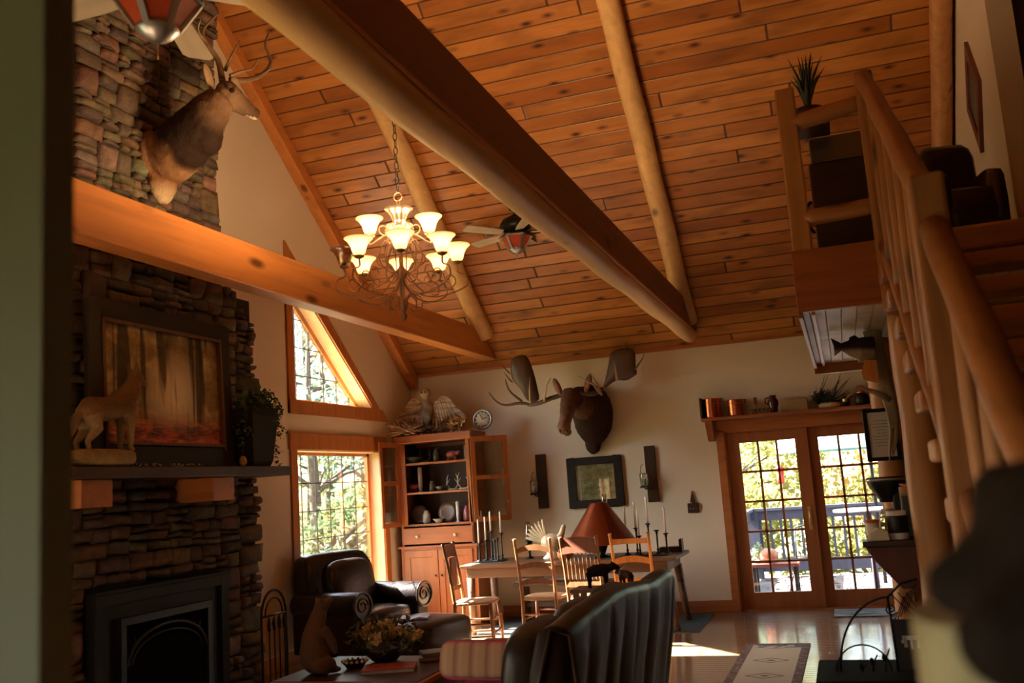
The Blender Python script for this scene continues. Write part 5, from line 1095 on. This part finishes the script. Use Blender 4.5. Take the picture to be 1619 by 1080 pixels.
t=thing('fish_mount','mounted dark trout leaping out of a long driftwood board','fish mount',(.26,6.95,2.30))
WOODG=plain('weathered_driftwood',(.27,.22,.15),.8,0,.4,7,.5,25)
m=MB(); m.tube([(.02,.05,.36),(.035,.05,.20),(.055,.05,0),(.075,.05,-.20),(.10,.05,-.36),(.095,.05,-.55),(.06,.05,-.68)],[.05,.062,.06,.055,.045,.030,.006],12,flat=.5,wob=.5)
m.tube([(.09,.05,-.30),(.0,.02,-.24),(-.10,.01,-.20),(-.20,.02,-.27)],[.03,.018,.012,.004],8,wob=.4).tube([(.08,.05,-.5),(.05,.04,-.62),(.035,.04,-.72)],[.018,.008,.003],6); m.build('driftwood_board',WOODG,t)
m=MB(); m.tube([(.02,0,.05),(-.06,-.02,.06),(-.13,-.02,.08),(-.18,-.01,.095)],[.062,.058,.038,.020],16,flat=1.5,up=(0,1,0)); 
m.prism([(-.17,.11),(-.25,.165),(-.235,.10),(-.24,.03),(-.17,.075)],'Y',-.015,-.003).prism([(-.03,.11),(-.09,.165),(-.13,.15),(-.12,.105)],'Y',-.025,-.012).prism([(-.06,.01),(-.10,-.035),(-.045,-.03),(-.02,.0)],'Y',-.03,-.018)
FISHM=furmat('fish_skin',.25,.2,60,.3); organic('fish',m,FISHM,lambda p: mixc((.42,.34,.24),(.035,.025,.02),(p.z-(.03+(-p.x)*.1))*30),t,voxel=.006,smooth=2)
tag(MB().prism([(-.04,-.06),(.05,-.09),(.055,.07),(-.02,.08),(-.05,.0)],'Y',0,.03).build('wooden_tag',OAKOR,loc=(.235,6.88,2.20)),'small orange wood chip beneath the fish on the post','ornament')
t=thing('coffee_shelf','dark red bracketed corner shelf with mugs in front of the log post','shelf',(.30,6.15,1.13))
MB().prism([(-.25,-.16),(.16,-.16),(.16,.20),(-.02,.20),(-.25,.02)],'Z',-.035,0).build('shelf_top',DARKW,t,bevel=.005)
MB().prism([(-.24,-.035),(.14,-.035),(.14,-.28),(-.06,-.28),(-.19,-.12)],'Y',-.13,.13).build('bracket',wood('dark_red_wood',(.14,.035,.02),.6,'Z'),t,bevel=.006)
def mug(x,y,label,body,band,s=1.0,hd=-1):
    t=thing('mug',label,'mug',(x,y,1.131)); MB().lathe([(.042*s,0),(.045*s,.005),(.045*s,.13*s),(.041*s,.13*s),(.040*s,.01),(0,.01)],n=22).build('body',body,t)
    MB().lathe([(.0456*s,.03*s),(.0462*s,.035*s),(.0462*s,.105*s),(.0456*s,.11*s)],n=22).build('band',band,t); MB().tube([(hd*.045*s,0,.11*s),(hd*.075*s,0,.10*s),(hd*.078*s,0,.05*s),(hd*.045*s,0,.025*s)],.006,8).build('handle',body,t)
mug(.255,6.06,'white mug with a dark printed band at the right of the coffee shelf',plain('white_glaze',(.72,.72,.74),.2,0,.03),BLACKM,1.25)
mug(.12,6.10,'orange red mug at the left of the coffee shelf',plain('orange_red_glaze',(.50,.10,.04),.25,0,.1),plain('cream_glaze',(.66,.60,.48),.3),.9,1)
tag(MB().prism([(-.06,0),(.06,0),(.05,.055),(.0,.075),(-.055,.05)],'Y',-.05,.05).build('folded_napkin',plain('cream_cloth',(.70,.64,.52),.8,0,.08),loc=(.145,6.02,1.131),bevel=.01),'folded cream cloth at the front of the coffee shelf','cloth')
t=thing('coffee_maker','black coffee maker with a round rim behind the white mug','coffee maker',(.23,6.24,1.131))
MB().bb(-.07,.10,-.07,.08,0,.03).bb(.02,.10,-.07,.08,.03,.34).build('body',BLACKM,t,bevel=.01); MB().lathe([(.05,.21),(.055,.23),(.10,.30),(.115,.34),(.11,.36),(.0,.36)],(.0,-.01,0),26).build('filter_basket',BLACKM,t)
MB().lathe([(.112,.335),(.121,.34),(.121,.35),(.112,.355)],(0,-.01,0),26).build('steel_rim',STEEL,t); MB().lathe([(.05,.03),(.06,.06),(.055,.13),(.04,.17),(.038,.17),(.05,.13),(.055,.06)],(-.01,-.01,0),22).build('carafe',CLEARG,t)
tag(MB().ell((0,0,0),(.05,.06,.012),(.0,.35,0),n=14).tube([(.0,0,-.0),(.0,0,-.05)],.05,12).build('brown_cap',plain('brown_cloth',(.30,.16,.08),.8),loc=(.335,6.04,1.43)),'brown-topped canister beside the coffee maker rim','canister')
tag(MB().bb(.0,.09,-.05,.05,0,.25).build('canister',plain('dark_green_tin',(.03,.035,.03),.4),loc=(.29,6.14,1.131),bevel=.01),'dark canister between coffee maker and log post','canister')
# ================================================================== DARK BENCH WITH WIRE BASKET
t=thing('dark_bench','very dark wooden side table at the bottom edge, in front of the runner','side table',(.12,5.25,0))
EBONY=plain('ebony_stain',(.010,.006,.005),.8,0,.3,6,spec=.05)
MB().bb(-.37,.5,-.26,.3,.505,.55).build('tabletop',EBONY,t,bevel=.012); MB().bb(-.30,.44,-.22,.26,.42,.505).build('apron',EBONY,t)
for x in (-.28,.42):
    for y in (-.2,.24): MB().tube([(x,y,.44),(x,y,.0)],[.035,.022],8).build('leg',DARKW,t)
t=thing('wire_planter','black wire scrollwork basket with a dark sign on the side table','wire basket',(.14,5.22,.552))
m=MB()
m.tube([(-.27+.27*(1-math.cos(a)),0,.36*math.sin(a)) for a in [PI/2*i/12 for i in range(13)]],.006,7)
m.tube([(-.16+.13*math.cos(a),0,.0+.13*abs(math.sin(a))) for a in [PI*i/12 for i in range(13)]],.004,6)
for x,z in ((-.12,.08),(-.17,.04),(-.06,.11)):
    m.tube([(x,0,0),(x+.01,0,z*.6),(x+.03,0,z)],.004,6).ell((x,0,z*.6),(.012,.008,.02),n=8)
m.tube([(.0+.03*i/20*math.cos(i*.6),0,.30+.03*i/20*math.sin(i*.6)) for i in range(21)],.004,6).tube([(0,0,.0),(-.01,0,.36)],.006,7).tube([(-.01,0,.36),(.06,.02,.42),(.14,.03,.44)],.006,7)
for k in range(5): m.tube([(.0+.02*k,.01,.22+.02*k),(.07+.015*k,.01,.36+.015*k)],.003,5)
for k in range(4): m.tube([(.0+.04*k,.01,.38),(.12,.01,.24+.03*k)],.003,5)
m.build('scrollwork',BLACKM,t)
sg=MB().bb(.0,.16,.0,.02,.01,.25).build('sign_board',plain('black_board',(.03,.022,.018),.6,0,.3,18),t,bevel=.003)
m=MB()
for a,b,c,d in ((.035,.15,.12,.17),(.04,.115,.055,.16),(.07,.105,.082,.16),(.10,.11,.115,.16),(.03,.135,.05,.15)): m.bb(a,c,-.004,.0,b,d)
m.build('white_letter',WHITEW,sg)
# ================================================================== FOREGROUND NEWEL
t=thing('pale_newel_post','pale cream peeled log newel close to the camera at bottom right','newel post',(.128,.84,0))
PALE=NT('pale_peeled_log'); co=PALE.coord(); n=PALE.noise(PALE.mapv(co,(7,7,1.2)),3,5,.6,.8); n2=PALE.noise(PALE.mapv(co,(1,1,.25)),60,3,.6)
PALE.bump(n,.4,.01); PALE.fin(PALE.mix(PALE.ramp(n2,[(.62,0.0),(.72,.8)]),PALE.ramp(n,[(.3,(.30,.28,.15)),(.6,(.46,.44,.27)),(.8,(.52,.48,.30))]),(.16,.11,.05)),.7)
MB().log((0,0,0),(0,0,1.462),.098,.094,n=24,seg=14,wob=.05).build('log',PALE.m,t)
t=thing('dark_carving','dark rounded carving resting on the pale newel post at the right edge','carving',(.128,.80,1.463))
m=MB(); m.ell((.025,-.03,.05),(.075,.075,.07)).tube([(.0,-.03,.04),(-.045,-.045,.03),(-.083,-.05,.024)],[.05,.034,.014],16).ell((-.02,-.02,.085),(.028,.02,.028)).ell((.055,-.04,.02),(.07,.065,.08)).ell((.07,-.095,.0),(.055,.035,.06)).ell((.095,-.10,-.04),(.05,.035,.035)).ell((.0,.02,.02),(.06,.05,.025))
q=atY(1612,1015,.70)-t.location; m.ell(tuple(q),(.04,.035,.035)).tube([tuple(q),(.06,-.06,.03)],[.035,.06],12)
organic('head',m,furmat('carving_fur',.8,.2,60,.3),lambda p:(.014,.010,.008),t,voxel=.01,smooth=6)
# ================================================================== OUTSIDE: DECK
kS(MB().bb(-6,8,YB+.2,15.35,-.10,-.03).build('floor_deck',DECK))
kS(MB().bb(-40,40,-20,90,-1.3,-1.2).build('ground',plain('autumn_lawn',(.07,.08,.03),.95,0,.5,1.2)))
RAILM=plain('slate_blue_paint',(.030,.032,.058),.6,0,.15,4)
t=thing('deck_railing','slate blue painted deck railing with square balusters outside the door','railing',(0,15.05,-.03)); 
MB().bb(-1.45,6,-.07,.07,1.00,1.04).bb(-1.45,6,-.03,.03,.86,1.0).build('top_rail',RAILM,t); MB().bb(-1.45,6,-.03,.03,.10,.28).build('bottom_rail',RAILM,t)
x=-1.30
while x<2.6: MB().bb(x-.018,x+.018,-.02,.02,.28,.86).build('baluster',RAILM,t); x+=.15
for x in (-1.38,.75,3.0): MB().bb(x-.06,x+.06,-.06,.06,0,1.0).build('post',RAILM,t)
t=thing('deck_railing','slate blue side railing at the left end of the deck','railing',(-1.45,13,-.03)); MB().bb(-.07,.07,-.9,2.0,1.0,1.04).bb(-.03,.03,-.9,2.0,.86,1).build('top_rail',RAILM,t); MB().bb(-.03,.03,-.9,2.0,.1,.28).build('bottom_rail',RAILM,t)
for i in range(18): MB().bb(-.02,.02,-.8+i*.155,-.765+i*.155,.28,.86).build('baluster',RAILM,t)
# patio table with pumpkins
t=thing('patio_bench','dark red wooden bench on the deck at the left of the door view','bench',(-1.22,12.75,-.03)); MB().bb(-.05,.55,-.2,.2,.40,.44).build('seat',wood('deck_red_wood',(.20,.05,.04),.6,'X'),t)
for x in (0,.5):
    for y in (-.16,.16): MB().bb(x-.02,x+.02,y-.02,y+.02,0,.40).build('leg',BLACKM,t)
def pumpkin(x,y,r,label,c):
    t=thing('pumpkin',label,'pumpkin',(x,y,.411)); m=MB(); vs=[]; n=36; h=14
    for i in range(h+1):
        ph=-PI/2+PI*i/h
        for k in range(n): a=2*PI*k/n; q=r*(1-.07*abs(math.sin(a*4)))*math.cos(ph); vs.append((q*math.cos(a),q*math.sin(a),r*.75+r*.75*math.sin(ph)))
    m.add(vs,[(i*n+k,i*n+(k+1)%n,(i+1)*n+(k+1)%n,(i+1)*n+k) for i in range(h) for k in range(n)],True); m.build('body',plain('pumpkin_'+str(c[1]),c,.5),t); MB().tube([(0,0,r*1.4),(.01,0,r*1.6),(.03,0,r*1.7)],[.014,.01,.008],7).build('stem',plain('green_stem',(.10,.12,.04),.8),t)
pumpkin(-1.04,12.72,.125,'larger pale orange pumpkin on the deck bench',(.40,.15,.08)); pumpkin(-1.06,12.95,.10,'pinkish pumpkin behind the larger pumpkin on the deck bench',(.34,.15,.11))
tag(MB().leaves((0,0,.12),(.10,.08,.12),120,.06,random.Random(8),.2).build('potted_mum',plain('white_green_leaf',(.35,.45,.30),.7,0,.6,20),loc=(-1.18,12.75,.41)),'white and green leafy plant left of the pumpkins','plant')
t=thing('bistro_chair','black metal bistro chair seen through the left door panel','chair',(-.62,13.3,-.03),.4); m=MB()
for sx in (-1,1):
    m.tube([(sx*.18,-.18,0),(sx*.17,.17,.44)],.010,7).tube([(sx*.18,.20,0),(sx*.17,-.15,.44),(sx*.17,-.2,.85)],.010,7)
m.tube([(-.17,-.2,.85),(0,-.22,.88),(.17,-.2,.85)],.010,7); 
for i in range(5): m.tube([(-.12+.06*i,-.16,.46),(-.12+.06*i,-.2,.86)],.004,5)
m.build('frame',BLACKM,t); MB().lathe([(0,.44),(.19,.44),(.19,.455),(0,.455)],n=20).build('seat',BLACKM,t)
t=thing('patio_table','high outdoor table with a pale top beside the umbrella pole','table',(.22,12.9,-.03)); MB().lathe([(0,1.02),(.42,1.02),(.42,1.05),(0,1.05)],n=30).build('tabletop',plain('pale_patio_top',(.20,.20,.23),.5,0,.3,9),t); MB().cyl((0,0,0),(0,0,1.02),.035,n=10).build('pedestal',RAILM,t); MB().lathe([(.28,0),(.26,.03),(.03,.06)],n=20).build('foot',RAILM,t)
t=thing('patio_umbrella','pale teal patio umbrella seen at the top of the right door panel','umbrella',(.35,14.0,-.03)); MB().cyl((0,0,0),(0,0,2.7),.024,n=10).build('pole',BLACKM,t)
m=MB(); n=8; ring=[Vector((1.25*math.cos(2*PI*i/n+.2),1.25*math.sin(2*PI*i/n+.2),1.98)) for i in range(n)]; top=Vector((0,0,2.55)); rd=[p-Vector((0,0,.16)) for p in ring]
m.add([top]+ring+rd,[(0,1+i,1+(i+1)%n) for i in range(n)]+[(1+i,1+n+i,1+n+(i+1)%n,1+(i+1)%n) for i in range(n)]); o=m.build('canopy',plain('pale_teal_canvas',(.30,.55,.50),.8,0,.05),t); sm_=o.modifiers.new('t','SOLIDIFY'); sm_.thickness=.006
t=thing('hanging_feeder','red lantern-shaped bird feeder hanging beyond the left door panel','feeder',(-.86,13.9,1.32)); MB().cyl((0,0,.06),(0,0,.24),.05,n=14).build('tube',plain('feeder_red',(.75,.04,.02),.4),t); MB().lathe([(.09,.26),(.02,.31),(0,.32)],n=14).build('roof',plain('feeder_red',(0,0,0)),t); MB().cyl((0,0,.3),(0,0,2.0),.004,n=5).build('cord',BLACKM,t)
MB().lathe([(0,-.02),(.09,-.01),(.09,.0),(0,0)],n=14).build('tray',BLACKM,t)
rr=random.Random(15); LM=[plain('fallen_leaf_a',(.10,.04,.02),.8,0,.3),plain('fallen_leaf_b',(.42,.24,.08),.8,0,.3)]
m=MB()
for i in range(420):
    p=Vector((rr.uniform(-1.4,2.6),rr.uniform(11.7,15.2),-.024)); a=rr.random()*6.28; s_=rr.uniform(.03,.07); d=Vector((math.cos(a),math.sin(a),0)); q=Vector((-d.y,d.x,0)); m.add([p,p+d*s_+q*s_*.5+Vector((0,0,.015)),p+d*s_*2,p+d*s_-q*s_*.5+Vector((0,0,.01))],[(0,1,2,3)])
tag(m.build('fallen_leaves',LM[0]),'brown fallen leaves scattered over the grey deck','leaves',kind='stuff')
# ================================================================== TREES
def leafmat(name,c1,c2):
    x=NT(name); x.t.nodes.remove(x.b); n=x.noise(x.coord(),2.2,3); col=x.mix(n,c1,c2); d=x.n('ShaderNodeBsdfDiffuse'); x.l(col,d.inputs[0]); tl=x.n('ShaderNodeBsdfTranslucent'); x.l(col,tl.inputs[0]); mx=x.n('ShaderNodeMixShader'); mx.inputs[0].default_value=.5; x.l(d.outputs[0],mx.inputs[1]); x.l(tl.outputs[0],mx.inputs[2]); x.l(mx.outputs[0],x.out.inputs[0]); return x.m
LY=leafmat('yellow_leaves',(.30,.25,.07),(.16,.20,.07)); LG=leafmat('green_leaves',(.09,.14,.07),(.22,.27,.13)); LO=leafmat('orange_leaves',(.36,.16,.04),(.28,.22,.07)); LC=leafmat('blue_green_leaves',(.10,.17,.13),(.22,.31,.23))
BARK=plain('bark',(.09,.07,.05),.9,0,.4,8,.5,12)
def tree(x,y,h,r,mat,label,seed,n=2600,ls=.12,z0=-1.25):
    rr=random.Random(seed); t=thing('tree',label,'tree',(x,y,z0)); tr=MB(); tr.tube([(0,0,0),(.05,.02,h*.35),(-.06,.05,h*.7),(.02,0,h*.92)],[.13+h*.008,.12,.07,.02],9)
    tips=[]
    for i in range(9):
        a=rr.random()*6.28; b=h*rr.uniform(.28,.75); L=r*rr.uniform(.6,1.0); p=Vector((0,0,b)); q=p+Vector((math.cos(a)*L,math.sin(a)*L,L*rr.uniform(.1,.7))); tr.tube([p,(p+q)/2+Vector((0,0,.08)),q],[.05,.03,.01],6); tips.append(q)
    tr.build('trunk',BARK,t); m=MB()
    for q in tips+[Vector((0,0,h*.9)),Vector((0,0,h*.6))]: m.leaves(q,(r*.55,r*.55,r*.5),n//11,ls,rr,.15,asp=.7)
    m.build('crown',mat,t)
for i,a in enumerate([(-2.6,18.6,6.5,2.0,LY,'yellow-leaved tree filling the left door panel view'),(-.6,20.5,7.5,2.2,LY,'tall yellow tree straight behind the red feeder'),(1.2,18.2,6.0,1.9,LO,'orange-leaved tree behind the deck railing'),(3.2,20.5,7.0,2.3,LG,'green tree to the right beyond the patio umbrella'),(-4.8,22,8,2.6,LG,'green tree at the far left beyond the deck'),(-1.7,17.4,2.7,1.2,LY,'low yellow shrub-like tree just below the deck rail'),(.3,17.3,2.6,1.1,LY,'small yellow-green sapling below the deck rail'),(1.9,17.0,2.4,1.1,LG,'small green sapling at the right below the rail')]): tree(*a,40+i)
for i,a in enumerate([(-9.6,16.0,7.0,1.9,LC,'blue-green tree outside the left window, nearest the glass'),(-11.5,19.8,8.5,2.3,LG,'green tree outside the left window toward the corner'),(-9.4,17.7,4.6,1.4,LY,'yellow tree seen through the right side of the left window'),(-14.5,24.0,11,3.0,LC,'pale green tree farther out beyond the left window'),(-8.2,14.6,2.9,1.1,LG,'low yellow bush outside the lower left window')]): tree(*a,60+i,n=1900,ls=.12)
t=thing('potted_conifer','dark green spire-shaped conifer standing against the outside of the left window','shrub',(-5.95,10.45,-.9)); m=MB(); m.leaves((0,0,1.0),(.22,.22,1.05),900,.09,random.Random(77),.1,asp=.3); m.build('foliage',leafmat('conifer',(.04,.09,.07),(.07,.13,.10)),t); MB().cyl((0,0,-.3),(0,0,1.2),.04,.02,8).build('stem',BARK,t)
# ------------------------------------------------------------------ groups of repeats
GR={'dining_chair':'chairs around the dining table','candle_holder':'candle holders on the dining table','taper_candle':'white tapers on the dining table','candle_tray':'trays of candle holders','copper_pot':'copper pots on the door shelf','tree':'autumn trees outside','book':'books on the coffee table','log_post':'log posts under the loft','mug':'mugs on the coffee shelf','tie_beam':'tie beams of the roof','rafter':'log rafters of the roof','deck_railing':'railings around the deck','pumpkin':'pumpkins on the deck bench','jar':'ornaments on the hutch shelves','plate':'ornaments on the hutch shelves','serving_bowl':'ornaments on the hutch shelves','antler_ornament':'ornaments on the hutch shelves','magazine':'magazines by the armchair and sofa'}
for o in scene.objects:
    if o.parent is None and 'category' in o and 'group' not in o:
        g=GR.get(o.name.split('.')[0])
        if g: o['group']=g
# ================================================================== LIGHT
w=bpy.data.worlds.new('sky'); scene.world=w; w.use_nodes=True; nt=w.node_tree; nt.nodes.clear()
wo=nt.nodes.new('ShaderNodeOutputWorld'); bg=nt.nodes.new('ShaderNodeBackground'); sk=nt.nodes.new('ShaderNodeTexSky')
sk.sky_type='NISHITA'; sk.sun_disc=False; sk.sun_elevation=math.radians(41); sk.sun_rotation=math.radians(270); sk.air_density=1.3; sk.dust_density=2.5
mxw=nt.nodes.new('ShaderNodeMix'); mxw.data_type='RGBA'; mxw.blend_type='MULTIPLY'; mxw.inputs[0].default_value=1; mxw.inputs[7].default_value=(1.0,.96,.90,1); nt.links.new(sk.outputs[0],mxw.inputs[6]); nt.links.new(mxw.outputs[2],bg.inputs[0]); bg.inputs[1].default_value=SKY_S; nt.links.new(bg.outputs[0],wo.inputs[0])
sd=bpy.data.lights.new('sun','SUN'); sd.energy=SUN_S; sd.angle=.009; sd.color=(1,.95,.88); so=bpy.data.objects.new('sun',sd); COL.objects.link(so)
so.rotation_euler=Vector((1,.03,-.87)).to_track_quat('-Z','Y').to_euler()
vs=scene.view_settings; vs.view_transform='Standard'; vs.look='None'; vs.gamma=1; vs.use_curve_mapping=False; vs.exposure=EXPO
cy=scene.cycles; cy.use_denoising=True; cy.denoiser='OPENIMAGEDENOISE'; cy.max_bounces=10; cy.diffuse_bounces=6; cy.transparent_max_bounces=16; cy.sample_clamp_indirect=8; cy.caustics_reflective=False; cy.caustics_refractive=False
